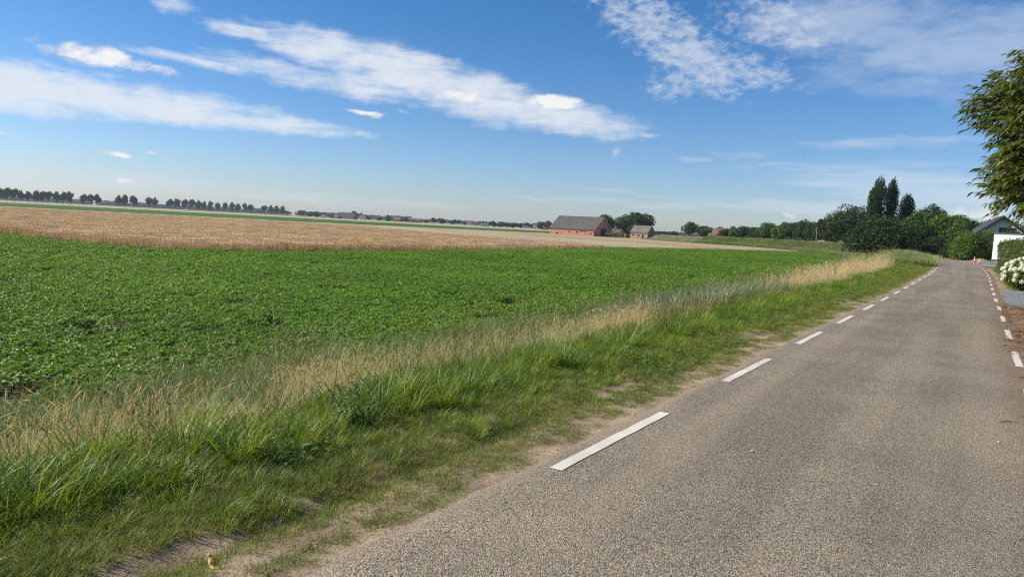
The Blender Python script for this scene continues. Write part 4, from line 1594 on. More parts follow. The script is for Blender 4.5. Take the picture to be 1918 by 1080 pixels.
# ------------------------------------------------------------------ buildings
def house(name, loc, rz, L, W, eave, ridge, wall, roof, over=.35, thick=.16, windows=(), doors=(), chimney=None, trim=None, plinth=None):
    """gabled house: x along the ridge, y into the depth, origin at the left front corner. windows/doors: (side, u, z, w, h, sill?)"""
    o = empty(name, loc, rz)
    mb = MB()
    y2 = W / 2
    vs = [(0, 0, -.3), (L, 0, -.3), (L, W, -.3), (0, W, -.3), (0, 0, eave), (L, 0, eave), (L, W, eave), (0, W, eave), (0, y2, ridge), (L, y2, ridge)]
    mb.add(vs, [(0, 1, 5, 4), (2, 3, 7, 6), (1, 2, 6, 9, 5), (3, 0, 4, 8, 7), (0, 3, 2, 1)])
    mb.build('wall', wall, o)
    sl = math.atan2(ridge - eave, y2)
    rf = MB()
    n = Vector((0, -math.sin(sl), math.cos(sl)))
    for sgn in (1, -1):
        ye, yr = (-over, y2) if sgn > 0 else (W + over, y2)
        ze = eave - over * math.tan(sl)
        a = [(-over, ye, ze + .02), (L + over, ye, ze + .02), (L + over, yr, ridge + .02), (-over, yr, ridge + .02)]
        b = [(p[0], p[1] - sgn * 0 , p[2] + thick / math.cos(sl)) for p in a]
        f = [(0, 1, 2, 3)[::-1], (4, 5, 6, 7), (0, 4, 7, 3)[::-1], (1, 2, 6, 5), (0, 1, 5, 4), (3, 7, 6, 2)]
        rf.add(a + b, f)
    ro = rf.build('roof', roof, o)
    if trim:
        for x in (-over - .07, L + over + .003):
            tb = MB()
            for sgn in (1, -1):
                ye = -over if sgn > 0 else W + over
                ze = eave - over * math.tan(sl)
                a = [(x, ye, ze - .16), (x + .066, ye, ze - .16), (x + .066, y2, ridge - .16), (x, y2, ridge - .16)]
                b = [(p[0], p[1], p[2] + .42) for p in a]
                tb.add(a + b, [(0, 1, 2, 3), (4, 5, 6, 7), (0, 4, 7, 3), (1, 2, 6, 5), (0, 1, 5, 4), (3, 7, 6, 2)])
            tb.build('barge_board', trim, o)
    if chimney:
        cx, cw, ch, cm = chimney
        c = MB().box(cx - cw / 2, cx + cw / 2, y2 - cw / 2, y2 + cw / 2, ridge - .6, ridge + ch).box(cx - cw / 2 - .06, cx + cw / 2 + .06, y2 - cw / 2 - .06, y2 + cw / 2 + .06, ridge + ch, ridge + ch + .12)
        c.build('chimney', cm, ro)

    def opening(kind, side, u, z, w, h, mat, frame):
        mb1, mb2 = MB(), MB()
        t = .07

        def bx(m, a0, a1, z0, z1, p0, p1):
            if side == 'front':
                m.box(a0, a1, -p1, -p0, z0, z1)
            elif side == 'right':
                m.box(L + p0, L + p1, a0, a1, z0, z1)
            elif side == 'left':
                m.box(-p1, -p0, a0, a1, z0, z1)
        bx(mb1, u - w / 2, u + w / 2, z, z + h, .003, .02)
        w_ = mb1.build(kind, mat, o)
        bx(mb2, u - w / 2 - t, u - w / 2, z - t, z + h + t, .004, .07)
        bx(mb2, u + w / 2, u + w / 2 + t, z - t, z + h + t, .004, .07)
        bx(mb2, u - w / 2, u + w / 2, z + h, z + h + t, .004, .07)
        bx(mb2, u - w / 2, u + w / 2, z - t, z, .004, .09)
        mb2.build('frame', frame, w_)
    for wn in windows:
        opening('window', *wn)
    for dn in doors:
        opening('door', *dn)
    if plinth:
        MB().box(-.04, L + .04, -.04, W + .04, -.3, .45).build('plinth', plinth, o)
    return o


td, vd, fr_ = M['timber_dark'], M['void'], M['timber_pale']
barn = house('brick_barn', (17.6, 358.2, -1.3), R(-42.3), 27.0, 14.2, 3.15, 9.1, M['brick_red'], M['tile_grey'], .45, .2,
             windows=[('front', 12.3, 1.25, .8, .6, vd, td), ('front', 17.0, 1.3, .75, .6, vd, td), ('front', 19.4, 1.8, .5, .5, vd, td), ('front', 21.1, 1.8, .5, .5, vd, td), ('front', 25.2, .9, .8, .6, vd, td),
                      ('front', 4.6, .25, 1.3, .7, vd, td), ('right', 3.0, 5.0, .8, .8, vd, td)],
             doors=[('right', 7.8, .05, 4.2, 3.6, td, td), ('front', 22.6, .05, 1.1, 2.0, M['brick_red'], M['timber_dark'])], trim=M['timber_pale'])
tag(barn, 'long red brick barn with a big grey tiled roof beyond the stubble', 'barn')
cott = house('ruined_cottage', (55.6, 343.5, -1.3), R(-42.3), 9.6, 6.4, 2.9, 6.1, M['brick_grey'], M['tile_pale'], .25, .16,
             windows=[('front', 1.6, 1.3, 1.1, .9, vd, fr_), ('front', 4.6, 1.2, 1.2, .9, vd, fr_), ('right', 3.2, 3.4, .9, .9, vd, td)],
             doors=[('front', 7.0, .05, 1.0, 2.0, vd, fr_)], chimney=None)
tag(cott, 'small weathered brick cottage with dark empty windows right of the barn', 'house')
shed = house('brick_shed', (46.2, 357.0, -1.3), R(-42.3), 7.5, 4.0, 2.5, 3.9, M['brick_grey'], M['tile_grey'], .2, .14,
             windows=[('front', 1.8, .9, .8, .6, vd, td)], doors=[('front', 5.6, .05, 1.2, 2.0, td, td)])
tag(shed, 'low brick shed with brown roof between the barn and cottage', 'shed')
wl = MB().box(0, 4.2, 0, .3, -.2, 1.9).box(4.2, 4.6, -.06, .36, -.2, 2.15).build('brick_wall', M['brick_orange'])
wl.location = (47.6, 346.0, -1.3)
wl.rotation_euler = (0, 0, R(-30))
tag(wl, 'short orange brick garden wall beside the yellow trailer', 'wall')
tr = empty('yellow_trailer', (43.8, 346.5, -1.3), R(-20))
MB().box(0, 3.6, 0, 1.9, .75, 2.0).box(.05, 3.55, .05, 1.85, 2.0, 2.06).build('body', M['yellow_paint'], tr)
MB().box(-.9, 0, .85, 1.05, .7, .85).box(.1, 3.5, .3, 1.6, .6, .75).build('chassis', M['rubber'], tr)
for wx in (.9, 2.7):
    for wy in (-.18, 1.86):
        w = MB().lathe([(.12, 0), (.45, 0), (.5, .06), (.5, .16), (.45, .22), (.12, .22)], 14).build('wheel', M['rubber'], tr)
        w.rotation_euler = (R(90), 0, 0)
        w.location = (wx, wy + .22, .5)
tag(tr, 'yellow farm trailer parked against the brick barn gable', 'trailer')

K_R = [round_kind(640 + i, M['crown'], 6500, .052, .12, 14, .5, .03) for i in range(3)]
K_L = [round_kind(650 + i, M['crown_light'], 6500, .052, .12, 14, .5, .03) for i in range(2)]
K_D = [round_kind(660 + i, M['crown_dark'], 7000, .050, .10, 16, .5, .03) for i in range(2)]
plant(K_R[0], 'barn_tree', 47.2, 377, -1.34, 12.2, 12.0, 'dark leafy tree rising behind the barn gable')
plant(K_L[0], 'barn_tree', 57.0, 377, -1.34, 12.4, 12.0, 'lighter green tree behind the brick shed')
plant(K_R[1], 'barn_tree', 66.5, 386, -1.34, 13.3, 15.5, 'broad dark tree rising behind the ruined cottage')
plant(K_R[2], 'barn_tree', 62.0, 372, -1.34, 8.5, 7.5, 'smaller dark tree squeezed between the shed and the cottage')
plant(bush_kind(671, M['crown_dark'], 1200, .1), 'cottage_bush', 68.5, 343, -1.34, 3.2, 5.0, 'dark bush against the cottage gable', 'bush')
plant(bush_kind(672, M['crown_dark'], 900, .1), 'hedge_bush', 76.5, 338, -1.34, 1.9, 6.5, 'low dark bush right of the cottage', 'bush')
plant(bush_kind(673, M['crown'], 900, .1), 'shed_bush', 54.5, 345.0, -1.34, 2.3, 2.2, 'small bush left of the cottage', 'bush')

# far farmsteads
fh = dict(over=.3)
o = house('far_barn', (-272, 1098, -1.34), R(-18), 24, 13, 3.2, 9.6, M['brick_grey'], M['tile_dark'], .4, doors=[('right', 6.5, .05, 4, 3.5, td, td)])
tag(o, 'far barn with a big dark blue roof among horizon trees', 'barn')
for (nm, x, y, L, W, e_, r_, wm, rm, lab) in [
        ('far_house', -303.5, 1112, 4.5, 8, 3.0, 6.6, M['render_white'], M['tile_red'], 'tiny white gabled house left of the big dark roof on the horizon'),
        ('far_house', -279.5, 1094, 7, 6, 2.6, 4.6, M['brick_orange'], M['tile_red'], 'tiny orange brick house just left of the big dark roof'),
        ('far_house', -238, 1080, 9, 7, 3.0, 6.2, M['render_white'], M['tile_red'], 'tiny white house just right of the big dark roof'),
        ('far_house', -190, 1104, 11, 8, 3.0, 6.6, M['brick_orange'], M['tile_red'], 'far orange brick house right of the pointed tree'),
        ('far_shed', -180, 1180, 24, 12, 4.2, 6.6, M['brick_grey'], M['tile_pale'], 'long low grey farm shed on the horizon above the wheat'),
        ('far_house', -67, 980, 5, 7, 2.8, 5.6, M['render_white'], M['tile_red'], 'leftmost of the far white houses near slim trees'),
        ('far_house', -58.5, 972, 6, 6, 2.6, 4.6, M['render_white'], M['tile_dark'], 'second far white house near the slim trees'),
        ('far_shed', -47, 958, 10, 7, 2.6, 3.8, M['render_cream'], M['tile_pale'], 'far pale shed below the row of slim trees'),
        ('far_house', 9, 868, 7, 7, 2.4, 4.4, M['render_white'], M['tile_dark'], 'small white house in front of the tree belt'),
        ('far_house', 21.5, 858, 4, 7, 3.4, 6.2, M['render_white'], M['tile_pale'], 'small white gabled house under the tree belt near the barn'),
        ('far_house', 33, 846, 6, 7, 2.6, 4.8, M['brick_orange'], M['tile_red'], 'small brick house at the end of the tree belt by the barn')]:
    o = house(nm, (x, y, -1.34), R(-14 + random.random() * 10), L, W, e_, r_, wm, rm, .25, windows=[('front', L * .3, 1, 1, 1.2, vd, fr_), ('front', L * .7, 1, 1, 1.2, vd, fr_)])
    tag(o, lab, 'house' if nm == 'far_house' else 'shed')
sp_ = empty('church_tower', (-411, 1900, -1.34))
MB().box(-3, 3, -3, 3, 0, 12).build('tower', M['brick_grey'], sp_)
MB().lathe([(3.4, 12), (2.4, 13), (2.0, 15), (.5, 18), (.15, 21)], 8).build('spire', M['tile_dark'], sp_)
tag(sp_, 'thin church spire on the skyline right of the big dark roof', 'church')

# ------------------------------------------------------------------ dyke in the right distance
DY = [(82,335,6.8,6.2,'R'),(83,315,4.6,4.6,'R'),(84,312,4.8,4.6,'R'),(93,322,4.4,5.0,'D'),(90,303,3.9,5.0,'D'),(91.5,299,4.9,3.6,'L'),(94,295,5.5,6.1,'R'),(97,290,4.8,4.8,'R'),(98,285,5.5,4.9,'R'),(99.5,280,7.0,6.2,'R'),(101,275,5.7,4.8,'L'),(113,300,8.4,4.4,'R'),(115.5,300,7.9,4.4,'R'),(108,275,6.9,5.0,'R'),(106,262,7.4,5.6,'D'),(106.5,255,7.5,5.0,'R'),(103.5,237,8.0,4.8,'D'),(104,229,8.4,4.6,'D')]
kd = {'R': K_R, 'D': K_D, 'L': K_L}
dl = ['solitary oval tree on the dyke nearest the ruined cottage', 'low tree next to the oval tree on the dyke', 'low tree left of the red-roofed dyke house', 'dark tree behind the red-roofed dyke house', 'dark shrubby tree in front of the red-roofed dyke house',
      'light slim tree right of the red-roofed dyke house', 'round tree further right along the dyke past the red roof', 'low tree following the round dyke tree', 'low dyke tree left of the wide-crowned one', 'wide-crowned tree midway along the dyke row',
      'lighter green low tree right of the wide-crowned dyke tree', 'tall rounded tree standing behind the dyke row', 'second tall tree behind the dyke row', 'green tree left of the dark dyke trees', 'dark dyke tree before the spruce', 'green dyke tree just left of the spruce',
      'dark tree just right of the spruce', 'dark tree behind the roadside cottage on the dyke']
for i, (x, y, h, w, kk) in enumerate(DY):
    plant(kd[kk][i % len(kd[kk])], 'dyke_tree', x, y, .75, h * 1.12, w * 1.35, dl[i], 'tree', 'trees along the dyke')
hb = bush_kind(680, M['crown_dark'], 1400, .11)
for i, (x, y, w) in enumerate([(88, 307, 7), (92.5, 296, 7), (96, 288, 7), (99, 281, 7), (101.5, 273, 7), (103.5, 265, 7), (104.5, 257, 7), (105, 249, 7), (104, 241, 6)]):
    plant(hb, 'dyke_hedge_bush', x, y, .7, 2.6, w * 1.2, ordinal(i) + ' dark bush from the left in the low hedge along the dyke', 'bush', 'low hedge along the dyke')
plant(spruce_kind(681, M['crown_dark'], 2400, .09), 'spruce_tree', 100.6, 236, .9, 9.3, 5.4, 'ragged dark spruce on the dyke left of the big round tree')
plant(round_kind(682, M['crown_dark'], 12000, .036, .06, 26, .4, .03), 'big_round_tree', 95.6, 204, .7, 12.3, 13.2, 'big dark round tree left of the poplars')
plant(K_D[0], 'dyke_tree', 93.2, 211.5, .8, 4.6, 5.5, 'small dark tree in front of the white-chimneyed cottage', 'tree', 'trees along the dyke')
o = house('dyke_house', (84.5, 306, .6), R(-30), 8.5, 6.5, 2.4, 4.4, M['brick_orange'], M['tile_red'], .25, windows=[('front', 2.5, .9, 1, 1, vd, fr_), ('front', 6, .9, 1, 1, vd, fr_)], chimney=(8, .7, .7, M['brick_orange']))
tag(o, 'low house with red tiled roof half hidden by dyke trees', 'house')
o = house('dyke_shed', (81.5, 301, .6), R(-25), 3.2, 2.4, 1.5, 2.1, M['render_cream'], M['tile_pale'], .15, doors=[('front', 1.6, .05, .9, 1.3, td, td)])
tag(o, 'tiny pale shed on the dyke left of the red-roofed house', 'shed')
o = house('dyke_cottage', (97.0, 221, .9), R(-35), 7, 6, 2.2, 4.6, M['brick_grey'], M['tile_brown'], .3, windows=[('front', 2, .9, 1, 1.1, vd, fr_), ('front', 5, .9, 1, 1.1, vd, fr_)], chimney=(2.2, .7, 1.6, M['render_white']))
tag(o, 'cottage with a white chimney under the big round tree', 'house')
pl = empty('lamp_post', (93.3, 221, 1.0))
MB().tube([(0, 0, 0), (0, 0, 3), (0, 0, 5.0)], [.09, .07, .05], 8).build('pole', M['zinc'], pl)
MB().box(-.1, .55, -.1, .1, 4.98, 5.08).build('lamp_head', M['zinc'], pl)
tag(pl, 'thin grey lamp post on the dyke by the parked car', 'lamp post')


def car(loc, rz, label):
    c = empty('parked_car', loc, rz)
    prof = [(-2.0, .45), (-2.0, .8), (-1.7, .95), (-1.0, 1.0), (-.5, 1.42), (.9, 1.45), (1.6, 1.02), (2.0, .9), (2.05, .45)]
    n = len(prof)
    vs = [(x, -.82, z) for x, z in prof] + [(x, .82, z) for x, z in prof]
    fs = [tuple(range(n))[::-1], tuple(range(n, 2 * n))] + [(i, (i + 1) % n, n + (i + 1) % n, n + i)[::1] for i in range(n)]
    MB().add(vs, fs).build('body', M['car_body'], c)
    MB().add([(-.85, -.825, 1.02), (1.35, -.825, 1.04), (.85, -.825, 1.36), (-.45, -.825, 1.36)], [(0, 1, 2, 3)]).add([(-.85, .825, 1.02), (1.35, .825, 1.04), (.85, .825, 1.36), (-.45, .825, 1.36)], [(3, 2, 1, 0)]).build('side_windows', M['void'], c)
    for wx in (-1.3, 1.3):
        for wy in (-.85, .65):
            w = MB().lathe([(.1, 0), (.28, 0), (.32, .04), (.32, .16), (.28, .2), (.1, .2)], 14).build('wheel', M['rubber'], c)
            w.rotation_euler = (R(90), 0, 0)
            w.location = (wx, wy + .2, .32)
    tag(c, label, 'car')


car((95.0, 218.5, 1.15), R(-40), 'silver parked car beside the lamp post on the dyke')
gp = MB().box(-.3, .3, -.3, .3, -.2, 2.0).box(-.36, .36, -.36, .36, 2.0, 2.14).build('gate_pier', M['brick_orange'])
gp.location = (95.6, 213.0, 1.0)
tag(gp, 'sunlit brick gate pier on the dyke under the round tree', 'pier')

# ------------------------------------------------------------------ trees where the lane bends
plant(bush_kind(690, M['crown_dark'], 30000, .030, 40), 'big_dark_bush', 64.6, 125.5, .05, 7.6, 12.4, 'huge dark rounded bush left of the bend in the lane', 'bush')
COLK = [column_kind(691, M['poplar'], 9000, .040), column_kind(692, M['poplar'], 9000, .040)]
plant(COLK[0], 'poplar', 75.7, 150, .5, 15.6, 3.5, 'tallest column poplar rising behind the dark bush', 'tree', 'column poplars at the bend')
plant(COLK[1], 'poplar', 79.0, 151, .5, 15.4, 3.0, 'column poplar just right of the tallest one', 'tree', 'column poplars at the bend')
plant(COLK[1], 'poplar', 73.3, 147, .5, 13.2, 3.2, 'shorter column poplar left of the tallest one', 'tree', 'column poplars at the bend')
plant(COLK[0], 'poplar', 82.8, 152, .5, 12.5, 3.8, 'lowest pointed poplar standing apart on the right', 'tree', 'column poplars at the bend')
for (x, y, h, w, kk, lab) in [
        (79.5, 141, 8.7, 6.5, K_R[0], 'mid green tree behind the bush under the pointed poplar'),
        (84.5, 146, 9.4, 6.5, K_D[0], 'dark tree over the bend with a ragged top'),
        (79.8, 132.5, 7.8, 6.6, K_L[0], 'leafy light tree on the outside of the bend'),
        (85.0, 137, 7.2, 7.0, K_R[1], 'green tree right of the ragged dark one'),
        (92.5, 149, 8.0, 8.5, K_L[1], 'wide light green tree behind the roadside hedge'),
        (101, 152, 8.2, 7.0, K_R[2], 'tree seen between the hedge and the gabled house'),
        (75.6, 133, 5.8, 4.6, K_D[1], 'small dark tree in shade at the bend'),
        (88.5, 128, 6.6, 6.5, K_L[0], 'yellowish green tree above the clipped hedge')]:
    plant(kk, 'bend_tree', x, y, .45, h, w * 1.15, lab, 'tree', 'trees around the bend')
BK = [bush_kind(700, M['crown'], 9000, .040, 22), bush_kind(701, M['crown_light'], 9000, .040, 22), bush_kind(702, M['crown_dark'], 9000, .040, 22)]
for (x, y, h, w, kk, lab) in [
        (74.3, 126.5, 4.0, 4.4, BK[2], 'dark shrub at the outer edge of the bend'),
        (70.2, 105.5, 4.8, 5.5, BK[1], 'tall light shrub rising over the clipped hedge'),
        (51.3, 81.0, 3.7, 3.3, BK[1], 'rounded green shrub behind the traffic cones'),
        (52.3, 80.3, 3.6, 2.5, BK[0], 'green shrub touching the white annex'),
        (54.0, 86.0, 4.3, 4.4, BK[2], 'dark shrub behind the two shrubs at the drive'),
        (70.0, 100.5, 4.9, 6.5, BK[0], 'tall shrub in front of the gabled house'),
        (76.5, 109, 5.2, 6.5, BK[2], 'dark shrub touching the house roof')]:
    plant(kk, 'garden_shrub', x, y, .45, h, w * 1.1, lab, 'bush', 'garden shrubs on the house side')


def hedge(name, p0, p1, w, h, mat, n, size, z0, label, seed):
    """clipped hedge: leafy box between two points"""
    r = np.random.default_rng(seed)
    L = math.hypot(p1[0] - p0[0], p1[1] - p0[1])
    a = math.atan2(p1[1] - p0[1], p1[0] - p0[0])
    u = r.random(n) * L
    f = r.random(n)
    top = f < .25
    v = np.where(top, (r.random(n) - .5) * w, np.sign(r.random(n) - .5) * (w / 2 - np.abs(.22 * r.standard_normal(n)) + .06 * r.standard_normal(n)))
    u = np.where(r.random(n) < .08, np.where(r.random(n) < .5, 0, L) + .15 * r.standard_normal(n), u)
    v = np.where((u < .3) | (u > L - .3), (r.random(n) - .5) * w, v)
    z = np.where(top, h + .08 * r.standard_normal(n), h * r.random(n))
    bulge = .60 * (fbm(u * .8, z * 1.2, seed) - .5)
    v = v + np.sign(v) * bulge
    z = z + .60 * (fbm(u * .9, v, seed + 3) - .5) * (z > h * .7)
    c = np.stack([u, v, np.maximum(z, .03)], -1)
    nr = np.stack([np.zeros(n), np.sign(v) * (~top), top * 1.0], -1) + .8 * r.standard_normal((n, 3))
    nr /= np.linalg.norm(nr, axis=1)[:, None]
    t = np.cross(nr, r.standard_normal((n, 3)))
    t /= np.linalg.norm(t, axis=1)[:, None]
    b = np.cross(nr, t)
    sz = size * (.6 + .8 * r.random(n))[:, None]
    V = np.stack([c - t * sz * .6, c - b * sz * .34, c + t * sz * .6, c + b * sz * .34], 1).reshape(-1, 3)
    o = empty(name, (p0[0], p0[1], z0), a)
    link('foliage', mesh_np('foliage', V, [np.arange(n)[:, None] * 4 + np.arange(4)[None]], mat), o)
    st = MB()
    k = int(L / .6)
    for i in range(k):
        x = (i + .5) * L / k
        st.tube([(x, 0, -.1), (x + .05, .03, h * .5), (x - .03, -.02, h * .9)], [.03, .022, .01], 5)
        for j in range(5):
            zz = h * (.2 + .15 * j)
            sg = 1 if (i + j) % 2 else -1
            st.tube([(x, 0, zz), (x + .12, sg * w * .2, zz + .12), (x + .2, sg * w * .38, zz + .2)], [.014, .010, .004], 4)
    st.build('branches', M['bark'], o)
    tag(o, label, 'hedge')


hx = [lane(101, EDGE + 1.6), lane(130, EDGE + 3.4)]
hedge('clipped_hedge', hx[0], hx[1], 1.6, 3.4, M['hedge'], 16000, .20, .42, 'clipped yellowish hedge lining the lane before the bend', 11)
hx = [lane(29, EDGE + 2.3), lane(57.5, EDGE + 1.15)]
hedge('near_hedge', hx[0], hx[1], 1.3, 2.1, M['hedge'], 30000, .10, .12, 'leafy hedge behind the white hydrangea', 12)

# ------------------------------------------------------------------ houses by the lane
hs_ = house('gabled_house', (0, 0, 0), 0, 14.0, 7.4, 3.4, 6.4, M['render_cream'], M['tile_dark'], .45, .2,
            windows=[('left', 3.1, 3.5, 1.9, 1.3, vd, M['timber_dark'])], trim=M['timber_dark'], chimney=(9.0, .9, .9, M['render_cream']))
hs_.location = (72.6 + 3.2, 107.0 - 2.2, .35)
hs_.rotation_euler = (0, 0, R(90 - 27))
tag(hs_, 'house with dark gabled roof and pale chimney behind the shrubs', 'house')
for dy in (0.0,):
    rfw = MB().tube([(-.1, 7.45, 0), (-.1, 7.45, 3.3)], [.05, .05], 8).build('drainpipe', M['zinc'], hs_)
wa = empty('white_annex', (52.7, 78.6, .35), R(-49))
MB().box(0, 9, 0, 7, .45, 3.25).build('wall', M['render_white'], wa)
MB().box(-.03, 9.03, -.03, 7.03, -.3, .45).build('plinth', M['plinth'], wa)
MB().box(-.08, 9.08, -.08, 7.08, 3.25, 3.37).build('roof', M['plinth'], wa)
for x in (.55, 1.15):
    MB().tube([(x, -.09, .3), (x, -.09, 2.2)], [.04, .04], 8).build('drainpipe', M['zinc'], wa)
w_ = MB().box(3.0, 4.6, -.02, -.004, 1.2, 2.4).build('window', M['void'], wa)
MB().box(2.92, 3.0, -.06, -.005, 1.12, 2.48).box(4.6, 4.68, -.06, -.005, 1.12, 2.48).box(3.0, 4.6, -.06, -.005, 2.4, 2.48).box(3.0, 4.6, -.08, -.005, 1.12, 1.2).build('frame', M['timber_dark'], w_)
tag(wa, 'white rendered flat-roofed annex with dark plinth beside the drive', 'building')
ga = empty('flat_garage', (78.0, 117.5, .35), R(-25))
MB().box(0, 3.4, 0, 4.5, 0, 4.1).build('wall', M['brick_grey'], ga)
MB().box(-.2, 3.6, -.2, 4.7, 4.1, 4.5).build('roof', M['render_white'], ga)
tag(ga, 'white flat roof edge showing above the roadside shrubs', 'garage')


def cone(x, y, z, h, label):
    c = empty('traffic_cone', (x, y, z), .4)
    k = h / .75
    MB().box(-.2 * k, .2 * k, -.2 * k, .2 * k, 0, .04 * k).build('base', M['cone_orange'], c)

    def seg(nm, z0, z1, mat, p=0.0):
        r0, r1 = .14 - .115 * z0 / .75, .14 - .115 * z1 / .75
        MB().lathe([((r0 + p) * k, z0 * k), ((r1 + p) * k, z1 * k)], 16).build(nm, mat, c, True)
    seg('body', .04, .30, M['cone_orange'])
    seg('reflective_band', .30, .46, M['cone_white'], .003)
    seg('body', .46, .58, M['cone_orange'])
    seg('reflective_band', .58, .68, M['cone_white'], .003)
    seg('tip', .68, .75, M['cone_orange'])
    tag(c, label, 'traffic cone', 'traffic cones at the drive')


cx, cy = lane(80.5, EDGE + .55)
cone(float(cx), float(cy), float(lane_z(80.5)) + .02, .6, 'farther orange and white traffic cone at the drive entrance')
cx, cy = lane(75.0, EDGE + .40)
cone(float(cx), float(cy), float(lane_z(75.0)) + .02, .55, 'nearer orange traffic cone at the drive entrance')


def heap(x, y, z, w, h, label):
    r = np.random.default_rng(3)
    n, m = 22, 26
    V = []
    for i in range(n):
        t = i / (n - 1)
        for k in range(m):
            a = 2 * math.pi * k / m
            rr = w * t * (1 + .25 * (vnoise(math.cos(a) * 2 + 9, math.sin(a) * 2 + 9, 3) - .5))
            zz = h * (math.cos(min(1, t) * math.pi) * .5 + .5) + .10 * h * (fbm(rr * math.cos(a) * 3 + 40, rr * math.sin(a) * 3 + 40, 4) - .5) * (1 - t)
            V.append((rr * math.cos(a) * 1.6, rr * math.sin(a), zz - .04))
    i = np.arange(n - 1)[:, None] * m
    k = np.arange(m)[None]
    q = np.stack([i + k, i + (k + 1) % m, i + m + (k + 1) % m, i + m + k], -1).reshape(-1, 4)[:, ::-1]
    o = link('soil_heap', mesh_np('soil_heap', V, [q], M['heap'], True))
    o.location = (x, y, z)
    o.rotation_euler = (0, 0, R(-25))
    tag(o, label, 'soil heap')


heap(50.6, 77.2, .45, 1.0, .40, 'low heap of brown soil on the drive behind the cones')

# verge post
ps = empty('verge_post', (14.75, 32.6, -.22))
MB().lathe([(.055, 0), (.053, .5), (.05, .82), (.035, .86)], 10).build('stake', M['post'], ps, True)
MB().lathe([(.058, 0), (.058, .03)], 10, (0, 0, .72)).build('cap_band', M['zinc'], ps, True)
tag(ps, 'short weathered wooden post in the dry verge grass', 'post')


# hydrangea with white heads
def hydrangea():
    o = empty('hydrangea', (22.25, 31.0, .06), 0)
    r = np.random.default_rng(17)
    n = 900
    d = r.standard_normal((n, 3))
    d /= np.linalg.norm(d, axis=1)[:, None]
    c = d * np.array([.72, .72, .62]) * (.6 + .4 * r.random(n) ** .5)[:, None] + np.array([0, 0, .68])
    k = c[:, 2] > .05
    c, d = c[k], d[k]
    m = len(c)
    V, t3, t4 = place_leaves(c, np.arctan2(d[:, 1], d[:, 0]) + (r.random(m) - .5), (r.random(m) - .6) * .9, (r.random(m) - .5) * .8, .8 + .5 * r.random(m), leaf_shape(.15, .10, .2, .35))
    link('foliage', join([(V, [t3, t4], 0)], 'foliage', [M['weed']]), o)
    st = MB()
    for i in range(9):
        a = i * .7
        st.tube([(.08 * math.cos(a), .08 * math.sin(a), -.1), (.25 * math.cos(a), .25 * math.sin(a), .5), (.45 * math.cos(a), .45 * math.sin(a), .95)], [.014, .011, .006], 5)
    st.build('stems', M['bark'], o)
    heads = []
    for v in range(3):
        rr = np.random.default_rng(30 + v)
        nn = 120
        dd = rr.standard_normal((nn, 3))
        dd /= np.linalg.norm(dd, axis=1)[:, None]
        cc = dd * np.array([.105, .105, .095]) * (.92 + .12 * rr.random(nn))[:, None]
        tt = np.cross(dd + .25 * rr.standard_normal((nn, 3)), rr.standard_normal((nn, 3)))
        tt /= np.linalg.norm(tt, axis=1)[:, None]
        bb = np.cross(dd, tt)
        sz = .026
        core = MB().lathe([(.001, -.085), (.06, -.06), (.088, 0), (.06, .06), (.001, .085)], 8)
        VV = np.concatenate([np.stack([cc - tt * sz, cc - bb * sz, cc + tt * sz, cc + bb * sz], 1).reshape(-1, 3), np.array(core.v)])
        q4 = np.arange(nn)[:, None] * 4 + np.arange(4)[None]
        cf = [tuple(i + nn * 4 for i in f) for f in core.f if len(f) == 4]
        heads.append(mesh_np('flower_head', VV, [np.concatenate([q4, np.array(cf)])], M['petal']))
    # heads crowd the sunny side facing the lane
    pts = []
    tries = 0
    while len(pts) < 38 and tries < 6000:
        tries += 1
        dd = r.standard_normal(3)
        dd /= np.linalg.norm(dd)
        if dd[2] < -.45 or (dd[0] * -.84 + dd[1] * .2) < -.15:
            continue
        p = dd * np.array([.78, .78, .68]) + np.array([0, 0, .68])
        if p[2] < .16 or any(np.linalg.norm(p - q) < .15 for q in pts):
            continue
        pts.append(p)
    for i, p in enumerate(pts):
        h_ = link('flower_head', heads[i % 3], o)
        h_.location = p
        sc = .85 + .4 * r.random()
        h_.scale = (sc, sc, sc)
        h_.rotation_euler = (r.random() * 6, r.random() * 6, r.random() * 6)
    tag(o, 'hydrangea bush covered in creamy white flower heads beside the hedge', 'flowering bush')


hydrangea()


